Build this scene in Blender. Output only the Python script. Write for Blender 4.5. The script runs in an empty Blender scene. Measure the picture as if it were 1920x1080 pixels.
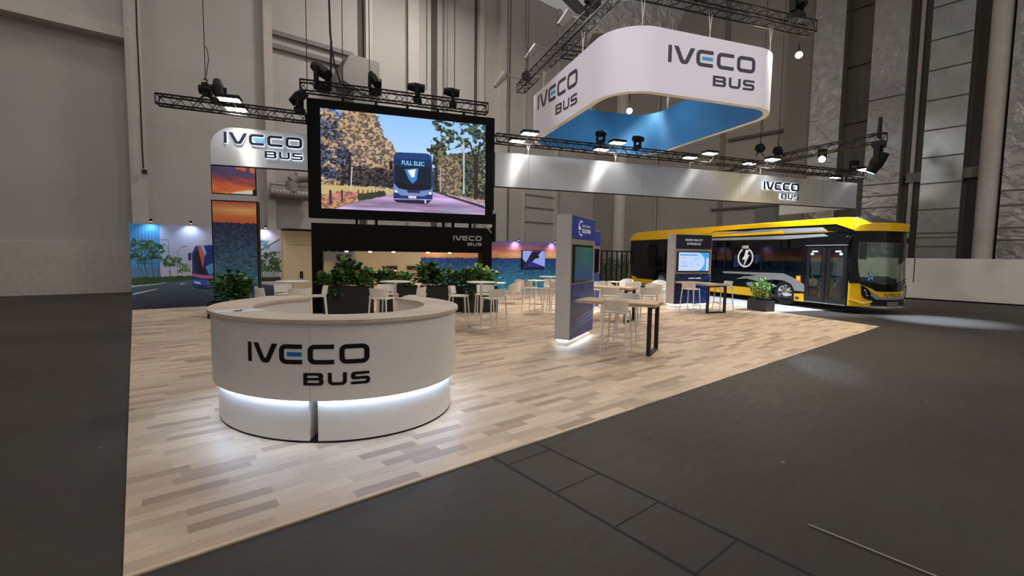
import bpy, math, random
import numpy as np
from mathutils import Vector
random.seed(7)
RG = random.Random(3)
C = bpy.context.scene.collection
PI = math.pi
R = math.radians
# ------------------------------------------------------------------ camera model
FPX = 860.6; PITCH = R(4.152); ROLL = R(.779); HC = 1.75; YAW = R(18.4)
cp, sp = math.cos(PITCH), math.sin(PITCH)
_f = np.array([0, cp, -sp]); _r = np.array([1., 0, 0]); _u = np.array([0, sp, cp])
cr, sr = math.cos(ROLL), math.sin(ROLL)
_r, _u = cr*_r+sr*_u, -sr*_r+cr*_u
_c, _s = math.cos(YAW), math.sin(YAW)
RZ = np.array([[_c, _s, 0], [-_s, _c, 0], [0, 0, 1]])
_f, _r, _u = RZ@_f, RZ@_r, RZ@_u
C0 = np.array([0, 0, HC])
A21 = R(21.); FA = np.array([math.cos(A21), math.sin(A21), 0]); FB = np.array([-math.sin(A21), math.cos(A21), 0])
def ray(x, y): return _f*FPX+_r*(x-960)+_u*(540-y)
def Zp(x, y, z=0.): d = ray(x, y); return C0+d*(z-HC)/d[2]
def PYp(x, y, Y=14.11): d = ray(x, y); return C0+d*Y/d[1]
def PXp(x, y, X=15.06): d = ray(x, y); return C0+d*X/d[0]
def toF(p): p = np.array(p); return np.array([p@FA, p@FB, p[2]])
def FWp(x, y, Y=24.1): d = ray(x, y); return toF(C0+d*Y/(d@FB))
def RWp(x, y, X=27.5): d = ray(x, y); return toF(C0+d*X/(d@FA))
# ------------------------------------------------------------------ materials
def lin(c): c = c/255.; return c/12.92 if c <= .04045 else ((c+.055)/1.055)**2.4
def rgb(t): return (lin(t[0]), lin(t[1]), lin(t[2]), 1)
MATS = {}
def M(name, col=(200, 200, 200), rough=.5, metal=0., emit=None, es=1., spec=.5, noise=.06, nscale=6., bump=0., alpha=None, coat=0.):
    if name in MATS: return MATS[name]
    m = bpy.data.materials.new(name); m.use_nodes = True
    nt = m.node_tree; b = nt.nodes['Principled BSDF']; L = nt.links.new
    c = rgb(col)
    b.inputs['Roughness'].default_value = rough; b.inputs['Metallic'].default_value = metal
    b.inputs['Specular IOR Level'].default_value = spec
    b.inputs['Coat Weight'].default_value = coat
    if noise:
        tc = nt.nodes.new('ShaderNodeTexCoord'); n = nt.nodes.new('ShaderNodeTexNoise'); n.inputs['Scale'].default_value = nscale; n.inputs['Detail'].default_value = 4
        L(tc.outputs['Object'], n.inputs['Vector'])
        r = nt.nodes.new('ShaderNodeValToRGB')
        r.color_ramp.elements[0].position = .3; r.color_ramp.elements[1].position = .7
        r.color_ramp.elements[0].color = (c[0]*(1-noise), c[1]*(1-noise), c[2]*(1-noise), 1)
        r.color_ramp.elements[1].color = (min(1, c[0]*(1+noise)), min(1, c[1]*(1+noise)), min(1, c[2]*(1+noise)), 1)
        L(n.outputs['Fac'], r.inputs['Fac']); L(r.outputs['Color'], b.inputs['Base Color'])
        if bump:
            bp = nt.nodes.new('ShaderNodeBump'); bp.inputs['Strength'].default_value = bump; L(n.outputs['Fac'], bp.inputs['Height']); L(bp.outputs['Normal'], b.inputs['Normal'])
    else: b.inputs['Base Color'].default_value = c
    if emit: b.inputs['Emission Color'].default_value = rgb(emit); b.inputs['Emission Strength'].default_value = es
    MATS[name] = m
    return m
def glassmat(name, tint, gloss=.12, rough=.02):
    if name in MATS: return MATS[name]
    m = bpy.data.materials.new(name); m.use_nodes = True; nt = m.node_tree; nt.nodes.clear(); L = nt.links.new
    o = nt.nodes.new('ShaderNodeOutputMaterial'); t = nt.nodes.new('ShaderNodeBsdfTransparent'); g = nt.nodes.new('ShaderNodeBsdfGlossy')
    t.inputs['Color'].default_value = (*tint, 1); g.inputs['Roughness'].default_value = rough
    mx = nt.nodes.new('ShaderNodeMixShader'); lw = nt.nodes.new('ShaderNodeLayerWeight'); lw.inputs['Blend'].default_value = .2
    mp = nt.nodes.new('ShaderNodeMapRange'); mp.inputs['To Min'].default_value = gloss; mp.inputs['To Max'].default_value = .6
    L(lw.outputs['Fresnel'], mp.inputs['Value']); L(mp.outputs['Result'], mx.inputs['Fac']); L(t.outputs[0], mx.inputs[1]); L(g.outputs[0], mx.inputs[2]); L(mx.outputs[0], o.inputs[0])
    MATS[name] = m
    return m
def colmat(name, emit=0., rough=.55, gain=1.):
    """material that takes its colour from the mesh colour attribute (a printed or displayed picture)"""
    if name in MATS: return MATS[name]
    m = bpy.data.materials.new(name); m.use_nodes = True; nt = m.node_tree; b = nt.nodes['Principled BSDF']
    a = nt.nodes.new('ShaderNodeAttribute'); a.attribute_name = 'Col'
    b.inputs['Roughness'].default_value = rough
    if emit:
        b.inputs['Base Color'].default_value = (.01, .01, .01, 1)
        nt.links.new(a.outputs['Color'], b.inputs['Emission Color']); b.inputs['Emission Strength'].default_value = emit
    else: nt.links.new(a.outputs['Color'], b.inputs['Base Color'])
    MATS[name] = m
    return m
# ------------------------------------------------------------------ mesh builder
class MB:
    def __init__(s): s.v = []; s.f = []; s.m = []
    def add(s, vs, fs, mi=0):
        o = len(s.v); s.v += [tuple(float(a) for a in q) for q in vs]
        s.f += [tuple(i+o for i in q) for q in fs]; s.m += [mi]*len(fs); return s
    def box(s, x0, y0, z0, x1, y1, z1, mi=0):
        return s.add([(x0, y0, z0), (x1, y0, z0), (x1, y1, z0), (x0, y1, z0), (x0, y0, z1), (x1, y0, z1), (x1, y1, z1), (x0, y1, z1)],
                     [(0, 3, 2, 1), (4, 5, 6, 7), (0, 1, 5, 4), (1, 2, 6, 5), (2, 3, 7, 6), (3, 0, 4, 7)], mi)
    def beam(s, p, q, w, h=None, mi=0, up=(0, 0, 1)):
        h = h or w; p = Vector(p); q = Vector(q); d = (q-p).normalized(); u = Vector(up)
        if abs(d.dot(u)) > .95: u = Vector((0, 1, 0))
        a = d.cross(u).normalized()*w/2; b = a.cross(d).normalized()*h/2
        vs = [p-a-b, p+a-b, p+a+b, p-a+b, q-a-b, q+a-b, q+a+b, q-a+b]
        return s.add(vs, [(0, 3, 2, 1), (4, 5, 6, 7), (0, 1, 5, 4), (1, 2, 6, 5), (2, 3, 7, 6), (3, 0, 4, 7)], mi)
    def tube(s, p, q, r, n=8, r2=None, mi=0, cap=True):
        r2 = r if r2 is None else r2; p = Vector(p); q = Vector(q); d = (q-p).normalized()
        u = Vector((0, 0, 1)) if abs(d.z) < .9 else Vector((1, 0, 0))
        a = d.cross(u).normalized(); b = a.cross(d)
        vs = []
        for c, rr in ((p, r), (q, r2)):
            for i in range(n):
                t = 2*PI*i/n; vs.append(c+a*math.cos(t)*rr+b*math.sin(t)*rr)
        fs = [(i, n+i, n+(i+1) % n, (i+1) % n) for i in range(n)]
        if cap: fs += [tuple(range(n)), tuple(range(2*n-1, n-1, -1))]
        return s.add(vs, fs, mi)
    def path(s, pts, r, n=6, mi=0):
        for a, b in zip(pts[:-1], pts[1:]): s.tube(a, b, r, n, mi=mi)
        return s
    def lathe(s, prof, c=(0, 0, 0), n=24, axis='z', mi=0):
        vs = []; k = len(prof)
        for i in range(n):
            t = 2*PI*i/n; ct, st = math.cos(t), math.sin(t)
            for r, h in prof:
                if axis == 'z': vs.append((c[0]+r*ct, c[1]+r*st, c[2]+h))
                elif axis == 'x': vs.append((c[0]+h, c[1]+r*ct, c[2]+r*st))
                else: vs.append((c[0]+r*ct, c[1]+h, c[2]+r*st))
        fs = []
        for i in range(n):
            j = (i+1) % n
            for a in range(k-1): fs.append((i*k+a, j*k+a, j*k+a+1, i*k+a+1))
        return s.add(vs, fs, mi)
    def prism(s, poly, z0, z1, mi=0):
        n = len(poly)
        return s.add([(x, y, z0) for x, y in poly]+[(x, y, z1) for x, y in poly],
                     [tuple(range(n-1, -1, -1)), tuple(range(n, 2*n))]+[(i, (i+1) % n, n+(i+1) % n, n+i) for i in range(n)], mi)
    def grid(s, fn, nu, nv, mi=0):
        vs = [fn(i/nu, j/nv) for j in range(nv+1) for i in range(nu+1)]
        fs = [(j*(nu+1)+i, j*(nu+1)+i+1, (j+1)*(nu+1)+i+1, (j+1)*(nu+1)+i) for j in range(nv) for i in range(nu)]
        return s.add(vs, fs, mi)
    def xf(s, fn): s.v = [tuple(fn(*q)) for q in s.v]; return s
def tag(o, label=None, cat=None, group=None, kind=None):
    if label: o['label'] = label
    if cat: o['category'] = cat
    if group: o['group'] = group
    if kind: o['kind'] = kind
    return o
FR_ = {}
def thing(name, label, cat, loc=(0, 0, 0), rz=0., group=None):
    o = bpy.data.objects.new(name, None); C.objects.link(o); o.location = tuple(float(a) for a in loc); o.rotation_euler = (0, 0, rz); o.empty_display_size = .1
    FR_[o.name] = (np.array(o.location), rz)
    return tag(o, label, cat, group)
def build(name, mb, mats, parent=None, world=False, loc=None, rz=0., smooth=True, bevel=0., recenter=False, ang=35):
    v = np.array(mb.v, dtype=float).reshape(-1, 3)
    if parent is not None and world:
        root = parent
        off = np.zeros(3)
        while root.parent is not None: root = root.parent
        L0, r0 = FR_[root.name]
        c_, s_ = math.cos(-r0), math.sin(-r0); v = v-L0
        v = np.stack([v[:, 0]*c_-v[:, 1]*s_, v[:, 0]*s_+v[:, 1]*c_, v[:, 2]], 1)
        if parent is not root: v = v-np.array(parent.location)
    if recenter:
        cc = np.array([(v[:, 0].min()+v[:, 0].max())/2, (v[:, 1].min()+v[:, 1].max())/2, v[:, 2].min()]); v = v-cc; loc = cc
    me = bpy.data.meshes.new(name); me.from_pydata([tuple(q) for q in v], [], mb.f); 
    if not isinstance(mats, (list, tuple)): mats = [mats]
    for m in mats: me.materials.append(m)
    if len(mats) > 1: me.polygons.foreach_set('material_index', mb.m)
    me.validate(); me.update()
    if smooth: me.polygons.foreach_set('use_smooth', [True]*len(me.polygons)); me.set_sharp_from_angle(angle=R(ang))
    o = bpy.data.objects.new(name, me); C.objects.link(o)
    if parent is not None: o.parent = parent
    if loc is not None: o.location = tuple(float(a) for a in loc)
    o.rotation_euler = (0, 0, rz)
    if bevel:
        b = o.modifiers.new('bevel', 'BEVEL'); b.width = bevel; b.segments = 2; b.limit_method = 'ANGLE'
    return o
def solo(name, mb, mats, label, cat, group=None, **k):
    o = build(name, mb, mats, recenter=True, **k); return tag(o, label, cat, group)
def dup(root, loc, rz, label=None, group=None):
    r = root.copy(); C.objects.link(r); r.location = tuple(float(a) for a in loc); r.rotation_euler = (0, 0, rz)
    if label: r['label'] = label
    if group: r['group'] = group
    for ch in list(root.children):
        c = ch.copy(); C.objects.link(c); c.parent = r
        for g in list(ch.children):
            d = g.copy(); C.objects.link(d); d.parent = c
    return r
def struct(name, mb, mat, F=True, **k):
    o = build(name, mb, mat, rz=A21 if F else 0., **k); o['kind'] = 'structure'; return o
# ------------------------------------------------------------------ polygons laid on any surface, letters
def surf(loops, fmap, t0, t1, step=None, back=True, mb=None, mi=0):
    """fill (even-odd) of polygon loops in (u,v), thickened from t0 to t1; fmap(u,v,t)->xyz"""
    mb = mb or MB(); E = []
    for lp in loops:
        n = len(lp)
        for i in range(n): E.append((lp[i], lp[(i+1) % n]))
    us = sorted({round(p[0], 6) for lp in loops for p in lp})
    if step:
        a, b = us[0], us[-1]; k = max(1, int(math.ceil((b-a)/step))); us = sorted(set(us) | {round(a+(b-a)*i/k, 6) for i in range(k+1)})
    def ev(e, u): (x0, y0), (x1, y1) = e; return y0+(y1-y0)*(u-x0)/(x1-x0)
    for ua, ub in zip(us[:-1], us[1:]):
        if ub-ua < 1e-6: continue
        um = (ua+ub)/2; S = [e for e in E if min(e[0][0], e[1][0]) < um < max(e[0][0], e[1][0])]
        S.sort(key=lambda e: ev(e, um))
        for e0, e1 in zip(S[0::2], S[1::2]):
            a0, b0, a1, b1 = ev(e0, ua), ev(e0, ub), ev(e1, ua), ev(e1, ub)
            P = [(ua, a0), (ub, b0), (ub, b1), (ua, a1)]
            mb.add([fmap(u, v, t1) for u, v in P], [(0, 1, 2, 3)], mi)
            if back:
                mb.add([fmap(u, v, t0) for u, v in P], [(3, 2, 1, 0)], mi)
                for (p, q) in (((ua, a0), (ub, b0)), ((ub, b1), (ua, a1))):
                    mb.add([fmap(*p, t0), fmap(*q, t0), fmap(*q, t1), fmap(*p, t1)], [(0, 1, 2, 3)], mi)
    if back:
        for e in E:
            if abs(e[0][0]-e[1][0]) < 1e-6: p, q = e; mb.add([fmap(*p, t0), fmap(*q, t0), fmap(*q, t1), fmap(*p, t1)], [(0, 1, 2, 3)], mi)
    return mb
def rrect(x, y, w, h, r=(0, 0, 0, 0), n=5):
    """corner radii: bl, br, tr, tl"""
    P = []
    for (cx, cy, a0, rr) in ((x, y, PI, r[0]), (x+w, y, 1.5*PI, r[1]), (x+w, y+h, 0, r[2]), (x, y+h, .5*PI, r[3])):
        if rr <= 0: P.append((cx, cy)); continue
        ox = cx+(rr if cx == x else -rr); oy = cy+(rr if cy == y else -rr)
        for i in range(n+1): a = a0+.5*PI*i/n; P.append((ox+rr*math.cos(a), oy+rr*math.sin(a)))
    return P
def _arc(cx, cy, r, a0, a1, n=5): return [(cx+r*math.cos(R(a0+(a1-a0)*i/n)), cy+r*math.sin(R(a0+(a1-a0)*i/n))) for i in range(n+1)]
def glyphs():
    G = []
    G.append([[(0, 0), (.22, 0), (.22, 1), (0, 1)]])
    G.append([[(.36, 1), (.65, 1), (.97, .3), (1.02, .23), (1.08, .23), (1.13, .3), (1.45, 1), (1.74, 1), (1.32, .12), (1.24, .03), (1.14, 0), (.96, 0), (.86, .03), (.78, .12)]])
    def cshape(x, w): return [_arc(x+.32, .32, .32, 180, 270)+[(x+w, 0), (x+w, .22), (x+.36, .22)]+_arc(x+.36, .34, .12, 270, 180)+_arc(x+.36, .66, .12, 180, 90)+[(x+w, .78), (x+w, 1)]+_arc(x+.32, .68, .32, 90, 180)]
    G.append(cshape(1.84, 1.14)); G.append(cshape(3.24, 1.19))
    G.append([rrect(4.66, 0, 1.32, 1, (.32,)*4), rrect(4.89, .22, .86, .56, (.1,)*4)])
    b = -1.08; k = .64
    def sc(L, x): return [[(x+px*k, b+py*k) for px, py in l] for l in L]
    B = [[(0, 0)]+_arc(1.2, .24, .24, 270, 360)+[(1.44, .4), (1.36, .5), (1.42, .6)]+_arc(1.18, .76, .24, 0, 90)+[(0, 1)], rrect(.28, .21, .86, .2, (0, .08, .08, 0)), rrect(.28, .61, .82, .18, (0, .08, .08, 0))]
    G.append(sc(B, 3.02))
    U = [[(0, 1)]+_arc(.34, .34, .34, 180, 270)+_arc(.97, .34, .34, 270, 360)+[(1.31, 1), (1.04, 1)]+_arc(.92, .35, .12, 0, -90)+_arc(.39, .35, .12, 270, 180)+[(.27, 1)]]
    G.append(sc(U, 4.14))
    S_ = [[(0, 0)]+_arc(1.06, .26, .26, 270, 360)+_arc(1.06, .36, .26, 0, 90)+_arc(.36, .7, .08, 270, 180)+[(.36-.08, .72)]+[(.34, .79), (1.28, .79), (1.28, 1)]+_arc(.26, .74, .26, 90, 180)+_arc(.26, .65, .26, 180, 270)+[(1.0, .39), (1.05, .34), (1.05, .26), (1.0, .21), (0, .21)]]
    G.append(sc(S_, 5.15))
    return G
GL = glyphs(); BARL = [[(2.24, .4), (2.96, .4), (2.96, .6), (2.24, .6)]]
def logo(parent, fmap, mat, barmat=None, t=.01, step=None, one=False, world=True, glow=None, only=None, t0=0., name='letter'):
    def prt(nm, loops, mt, a, b): return build(nm, surf(loops, fmap, a, b, step), mt, parent, world=world, ang=30)
    if one:
        mb = MB()
        for g in (GL if only is None else [GL[i] for i in only]): surf(g, fmap, t0, t, step, mb=mb)
        if barmat is None and (only is None or 2 in only): surf([[(2.2, .4), (2.98, .4), (2.98, .6), (2.2, .6)]], fmap, t0, t, step, mb=mb)
        o = build('lettering', mb, mat, parent, world=world)
        if barmat: prt('blue_bar', BARL, barmat, t0, t)
        return o
    for i, g in enumerate(GL):
        if only is not None and i not in only: continue
        prt(name, g, mat, t0, t)
        if glow:
            cx = [p[0] for l in g for p in l]; 
            prt('halo_light', g, glow, t0*.2, t0)
    if barmat: prt('blue_bar', BARL, barmat, t0, t)
def textmesh(txt, size, fmap, parent, mat, name='lettering', world=True, align='LEFT', space=1.0, bold=0.0):
    cu = bpy.data.curves.new('t', 'FONT'); cu.body = txt; cu.size = size; cu.align_x = align; cu.space_character = space; cu.offset = bold
    ob = bpy.data.objects.new('t', cu); C.objects.link(ob)
    dg = bpy.context.evaluated_depsgraph_get(); me = bpy.data.meshes.new_from_object(ob.evaluated_get(dg))
    mb = MB(); mb.add([fmap(v.co.x, v.co.y, 0) for v in me.vertices], [tuple(p.vertices) for p in me.polygons])
    bpy.data.objects.remove(ob); bpy.data.curves.remove(cu); bpy.data.meshes.remove(me)
    return build(name, mb, mat, parent, world=world, smooth=False)
# ------------------------------------------------------------------ little picture painter (numpy)
def vnoise(U, V, fx, fy, seed):
    g = np.random.RandomState(seed).rand(int(fy)+3, int(fx)+3); x = U*fx; y = V*fy
    i = np.clip(np.floor(x).astype(int), 0, g.shape[1]-2); j = np.clip(np.floor(y).astype(int), 0, g.shape[0]-2); a = x-i; b = y-j; a = a*a*(3-2*a); b = b*b*(3-2*b)
    return g[j, i]*(1-a)*(1-b)+g[j, i+1]*a*(1-b)+g[j+1, i]*(1-a)*b+g[j+1, i+1]*a*b
def fbm(U, V, fx, fy, seed, o=3): return sum(vnoise(U, V, fx*2**k, fy*2**k, seed+k)*.5**k for k in range(o))/sum(.5**k for k in range(o))
def inpoly(U, V, P):
    r = np.zeros(U.shape, bool); n = len(P)
    for i in range(n):
        x0, y0 = P[i]; x1, y1 = P[(i+1) % n]
        if y0 == y1: continue
        c = ((y0 > V) != (y1 > V)) & (U < (x1-x0)*(V-y0)/(y1-y0)+x0); r ^= c
    return r
class Pic:
    def __init__(s, W, H): s.W, s.H = W, H; s.U, s.V = np.meshgrid(np.linspace(0, 1, W), np.linspace(0, 1, H)); s.c = np.zeros((H, W, 3))
    def fill(s, m, col, a=1.):
        col = np.array(col, float) if not isinstance(col, np.ndarray) else col
        m = (m*1.)[..., None]*(a if np.isscalar(a) else a[..., None]); s.c = s.c*(1-m)+col*m
    def poly(s, P, col, a=1., rag=0., seed=1, f=60):
        U, V = s.U, s.V
        if rag: U = U+(fbm(s.U, s.V, f, f, seed)-.5)*rag; V = V+(fbm(s.U, s.V, f, f, seed+9)-.5)*rag
        m = inpoly(U, V, P); s.fill(m, col, a); return m
    def mixn(s, m, c0, c1, fx, fy, seed, k=2.2, o=3):
        n = np.clip((fbm(s.U, s.V, fx, fy, seed, o)-.5)*k+.5, 0, 1)[..., None]; s.fill(m, np.array(c0, float)*(1-n)+np.array(c1, float)*n)
    def mesh(s, name, fmap, mat, parent=None, world=True):
        c = s.c/255.; l = np.where(c <= .04045, c/12.92, ((np.clip(c, 0, 1)+.055)/1.055)**2.4)
        mb = MB(); P = fmap(s.U, s.V); mb.v = [tuple(q) for q in np.stack(P, -1).reshape(-1, 3)]
        W = s.W; mb.f = [(j*W+i, j*W+i+1, (j+1)*W+i+1, (j+1)*W+i) for j in range(s.H-1) for i in range(W-1)]; mb.m = [0]*len(mb.f)
        o = build(name, mb, mat, parent, world=world, smooth=False); me = o.data
        a = me.color_attributes.new('Col', 'FLOAT_COLOR', 'POINT'); d = np.ones((s.H*W, 4), np.float32); d[:, :3] = l.reshape(-1, 3); a.data.foreach_set('color', d.ravel())
        return o
FILL_E = [120, 130, 30, 190, 60, 380, 190, 750, 820, 650]
WORLD = .25
BANNER = [(4.5, -6, 11, 2700, 30), (-5, 8, 12, 1900, 30)]
STANDS = [(6.5, 11, 3.0, 8.5, 800), (11.5, 10.8, 9, 9, 3000), (6.4, 16.5, 4.2, 15.3, 1900), (11.6, 16.5, 9.5, 15.5, 2600), (6.5, 12, 5.5, 11, 850)]
# ================================================================== SETTING
def floormat():
    m = bpy.data.materials.new('dark_hall_floor'); m.use_nodes = True; nt = m.node_tree; b = nt.nodes['Principled BSDF']; L = nt.links.new; N = nt.nodes.new
    tc = N('ShaderNodeTexCoord')
    n1 = N('ShaderNodeTexNoise'); n1.inputs['Scale'].default_value = .35; n1.inputs['Detail'].default_value = 6
    n2 = N('ShaderNodeTexNoise'); n2.inputs['Scale'].default_value = 3.; n2.inputs['Detail'].default_value = 8
    mp = N('ShaderNodeMapping'); mp.inputs['Scale'].default_value = (1, 5, 1)
    L(tc.outputs['Object'], n1.inputs['Vector']); L(tc.outputs['Object'], mp.inputs['Vector']); L(mp.outputs['Vector'], n2.inputs['Vector'])
    r = N('ShaderNodeValToRGB'); r.color_ramp.elements[0].position = .3; r.color_ramp.elements[1].position = .72
    r.color_ramp.elements[0].color = rgb((62, 57, 53)); r.color_ramp.elements[1].color = rgb((76, 71, 66)); L(n1.outputs['Fac'], r.inputs['Fac'])
    mx = N('ShaderNodeMix'); mx.data_type = 'RGBA'; mx.blend_type = 'MULTIPLY'; mx.inputs['Factor'].default_value = .25
    L(r.outputs['Color'], mx.inputs['A']); L(n2.outputs['Color'], mx.inputs['B'])
    # pale scuffs and specks
    vo = N('ShaderNodeTexVoronoi'); vo.inputs['Scale'].default_value = 2.3; L(tc.outputs['Object'], vo.inputs['Vector'])
    n3 = N('ShaderNodeTexNoise'); n3.inputs['Scale'].default_value = 40; L(tc.outputs['Object'], n3.inputs['Vector'])
    ad = N('ShaderNodeMath'); ad.operation = 'MULTIPLY_ADD'; L(n3.outputs['Fac'], ad.inputs[0]); ad.inputs[1].default_value = .05; L(vo.outputs['Distance'], ad.inputs[2])
    st = N('ShaderNodeMath'); st.operation = 'LESS_THAN'; L(ad.outputs[0], st.inputs[0]); st.inputs[1].default_value = .052
    m2 = N('ShaderNodeMix'); m2.data_type = 'RGBA'; L(st.outputs[0], m2.inputs['Factor']); L(mx.outputs['Result'], m2.inputs['A']); m2.inputs['B'].default_value = rgb((150, 144, 136))
    L(m2.outputs['Result'], b.inputs['Base Color'])
    mr = N('ShaderNodeMapRange'); mr.inputs['To Min'].default_value = .45; mr.inputs['To Max'].default_value = .7; L(n2.outputs['Fac'], mr.inputs['Value']); L(mr.outputs['Result'], b.inputs['Roughness'])
    b.inputs['Specular IOR Level'].default_value = .16
    return m
def plankmat(name='pale_plank_floor', rot=0., sc=1.0, a=(210, 187, 161), c=(156, 133, 113), rough=.45):
    m = bpy.data.materials.new(name); m.use_nodes = True; nt = m.node_tree; b = nt.nodes['Principled BSDF']; L = nt.links.new; N = nt.nodes.new
    tc = N('ShaderNodeTexCoord'); mp = N('ShaderNodeMapping'); mp.inputs['Rotation'].default_value = (0, 0, rot); L(tc.outputs['Object'], mp.inputs['Vector'])
    br = N('ShaderNodeTexBrick'); br.offset = .37; br.squash = 1.; br.inputs['Scale'].default_value = sc
    br.inputs['Brick Width'].default_value = .52; br.inputs['Row Height'].default_value = .112; br.inputs['Mortar Size'].default_value = .0008; br.inputs['Bias'].default_value = 0
    br.inputs['Color1'].default_value = (0, 0, 0, 1); br.inputs['Color2'].default_value = (1, 1, 1, 1); br.inputs['Mortar'].default_value = (.3, .3, .3, 1)
    # shift each row by a random amount so the butt joints do not line up
    se = N('ShaderNodeSeparateXYZ'); L(mp.outputs['Vector'], se.inputs[0])
    dv = N('ShaderNodeMath'); dv.operation = 'DIVIDE'; L(se.outputs['Y'], dv.inputs[0]); dv.inputs[1].default_value = .112/sc
    fl = N('ShaderNodeMath'); fl.operation = 'FLOOR'; L(dv.outputs[0], fl.inputs[0])
    wn = N('ShaderNodeTexWhiteNoise'); wn.noise_dimensions = '1D'; L(fl.outputs[0], wn.inputs['W'])
    ad = N('ShaderNodeMath'); ad.operation = 'ADD'; L(se.outputs['X'], ad.inputs[0]); L(wn.outputs['Value'], ad.inputs[1])
    cb = N('ShaderNodeCombineXYZ'); L(ad.outputs[0], cb.inputs['X']); L(se.outputs['Y'], cb.inputs['Y']); L(cb.outputs[0], br.inputs['Vector'])
    gn = N('ShaderNodeTexNoise'); gn.inputs['Scale'].default_value = 5; gn.inputs['Detail'].default_value = 8; g2 = N('ShaderNodeMapping'); g2.inputs['Scale'].default_value = (1, 14, 1); L(cb.outputs[0], g2.inputs[0]); L(g2.outputs[0], gn.inputs['Vector'])
    r = N('ShaderNodeValToRGB'); r.color_ramp.elements[0].color = rgb(c); r.color_ramp.elements[1].color = rgb(a)
    e = r.color_ramp.elements.new(.35); e.color = rgb(tuple((c[i]*.35+a[i]*.65) for i in range(3)))
    L(br.outputs['Color'], r.inputs['Fac'])
    mx = N('ShaderNodeMix'); mx.data_type = 'RGBA'; mx.blend_type = 'OVERLAY'; mx.inputs['Factor'].default_value = .35; L(r.outputs['Color'], mx.inputs['A']); L(gn.outputs['Fac'], mx.inputs['B'])
    L(mx.outputs['Result'], b.inputs['Base Color']); b.inputs['Roughness'].default_value = rough
    return m
def panelmat(name, col, w=6., h=1.15, line=.88, rough=.7):
    """painted wall of wide horizontal panels with faint joints"""
    m = bpy.data.materials.new(name); m.use_nodes = True; nt = m.node_tree; b = nt.nodes['Principled BSDF']; L = nt.links.new; N = nt.nodes.new
    tc = N('ShaderNodeTexCoord'); se = N('ShaderNodeSeparateXYZ'); L(tc.outputs['Object'], se.inputs[0]); ad = N('ShaderNodeMath'); ad.operation = 'ADD'; L(se.outputs['X'], ad.inputs[0]); L(se.outputs['Y'], ad.inputs[1])
    cb = N('ShaderNodeCombineXYZ'); L(ad.outputs[0], cb.inputs['X']); L(se.outputs['Z'], cb.inputs['Y'])
    br = N('ShaderNodeTexBrick'); br.offset = 0; br.inputs['Scale'].default_value = 1; br.inputs['Brick Width'].default_value = w; br.inputs['Row Height'].default_value = h; br.inputs['Mortar Size'].default_value = .012; br.inputs['Mortar Smooth'].default_value = .6
    c = rgb(col); br.inputs['Color1'].default_value = c; br.inputs['Color2'].default_value = tuple(x*.96 for x in c[:3])+(1,); br.inputs['Mortar'].default_value = tuple(x*line for x in c[:3])+(1,)
    L(cb.outputs[0], br.inputs['Vector'])
    n = N('ShaderNodeTexNoise'); n.inputs['Scale'].default_value = .5; n.inputs['Detail'].default_value = 5; L(tc.outputs['Object'], n.inputs['Vector'])
    mr = N('ShaderNodeMapRange'); mr.inputs['To Min'].default_value = .88; mr.inputs['To Max'].default_value = 1.08; L(n.outputs['Fac'], mr.inputs['Value'])
    mx = N('ShaderNodeVectorMath'); mx.operation = 'SCALE'; L(br.outputs['Color'], mx.inputs[0]); L(mr.outputs['Result'], mx.inputs['Scale']); L(mx.outputs[0], b.inputs['Base Color']); b.inputs['Roughness'].default_value = rough
    return m
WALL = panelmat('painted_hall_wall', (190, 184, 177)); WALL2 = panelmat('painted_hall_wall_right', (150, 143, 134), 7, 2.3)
GATE = panelmat('gate_panels', (182, 176, 168), 9, .75, .95); TRIM = M('wall_trim_paint', (196, 187, 177), .6, nscale=1.5); DTRIM = M('dark_wall_recess', (84, 78, 72), .7, nscale=1.5)
struct('floor', MB().box(-40, -25, -.3, 29, 26, -.012), floormat())
# booth floor: boards laid on the hall floor
def Fp(x, y): return (x*FA[0]+y*FB[0], x*FA[1]+y*FB[1])
P0, P1, P3 = Fp(-.11, 3.1), Fp(15.09, 3.1), Fp(-.11, 17.3)
e_ = toF((13.0, 20.5, 0)); P2 = (13.0, P1[1]+(13-P1[0])*0); 
poly = [P0, P1, (13.0, 20.3), Fp(19.5, 17.3), P3]
polyF = [tuple(toF((x, y, 0))[:2]) for x, y in poly]
mb = MB().prism(polyF, -.012, 0.0)
struct('floor_booth_boards', mb, plankmat())
# pale carpet under the bus, edge parallel to the bus
solo('carpet', MB().box(13.0, 11.45, -.011, 19.2, 25.0, .002), M('pale_grey_carpet', (176, 178, 180), .9, nscale=60), 'flat pale grey carpet under the yellow and black bus', 'carpet')
# floor slabs joints in front of the booth
mb = MB()
for x in (2.35, 2.86): mb.box(x-.012, -8, -.0125, x+.012, 3.1, -.0105)
for y in (2.9, 2.33, 1.78, 1.22, .66, .1, -.5): mb.box(2.35, y-.006, -.0125, 2.86, y+.006, -.0103)
struct('trim_floor_channel_joints', mb, M('joint_black', (14, 13, 12), .8))
solo('floor_mark', MB().xf(lambda *a: a).box(0, 0, 0, .9, .012, .001), M('chalk_white', (150, 146, 140), .8), 'thin pale scratch line on the dark floor at lower right', 'mark').location = (0, 0, 0)
_m = [o for o in C.objects if o.name == 'floor_mark'][0]; _a = Zp(1620, 1029, -.012); _b = Zp(1745, 1080, -.012); _m.location = tuple((_a+_b)/2+np.array([0, 0, .0125])); _m.rotation_euler = (0, 0, math.atan2(_b[1]-_a[1], _b[0]-_a[0]))
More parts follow.
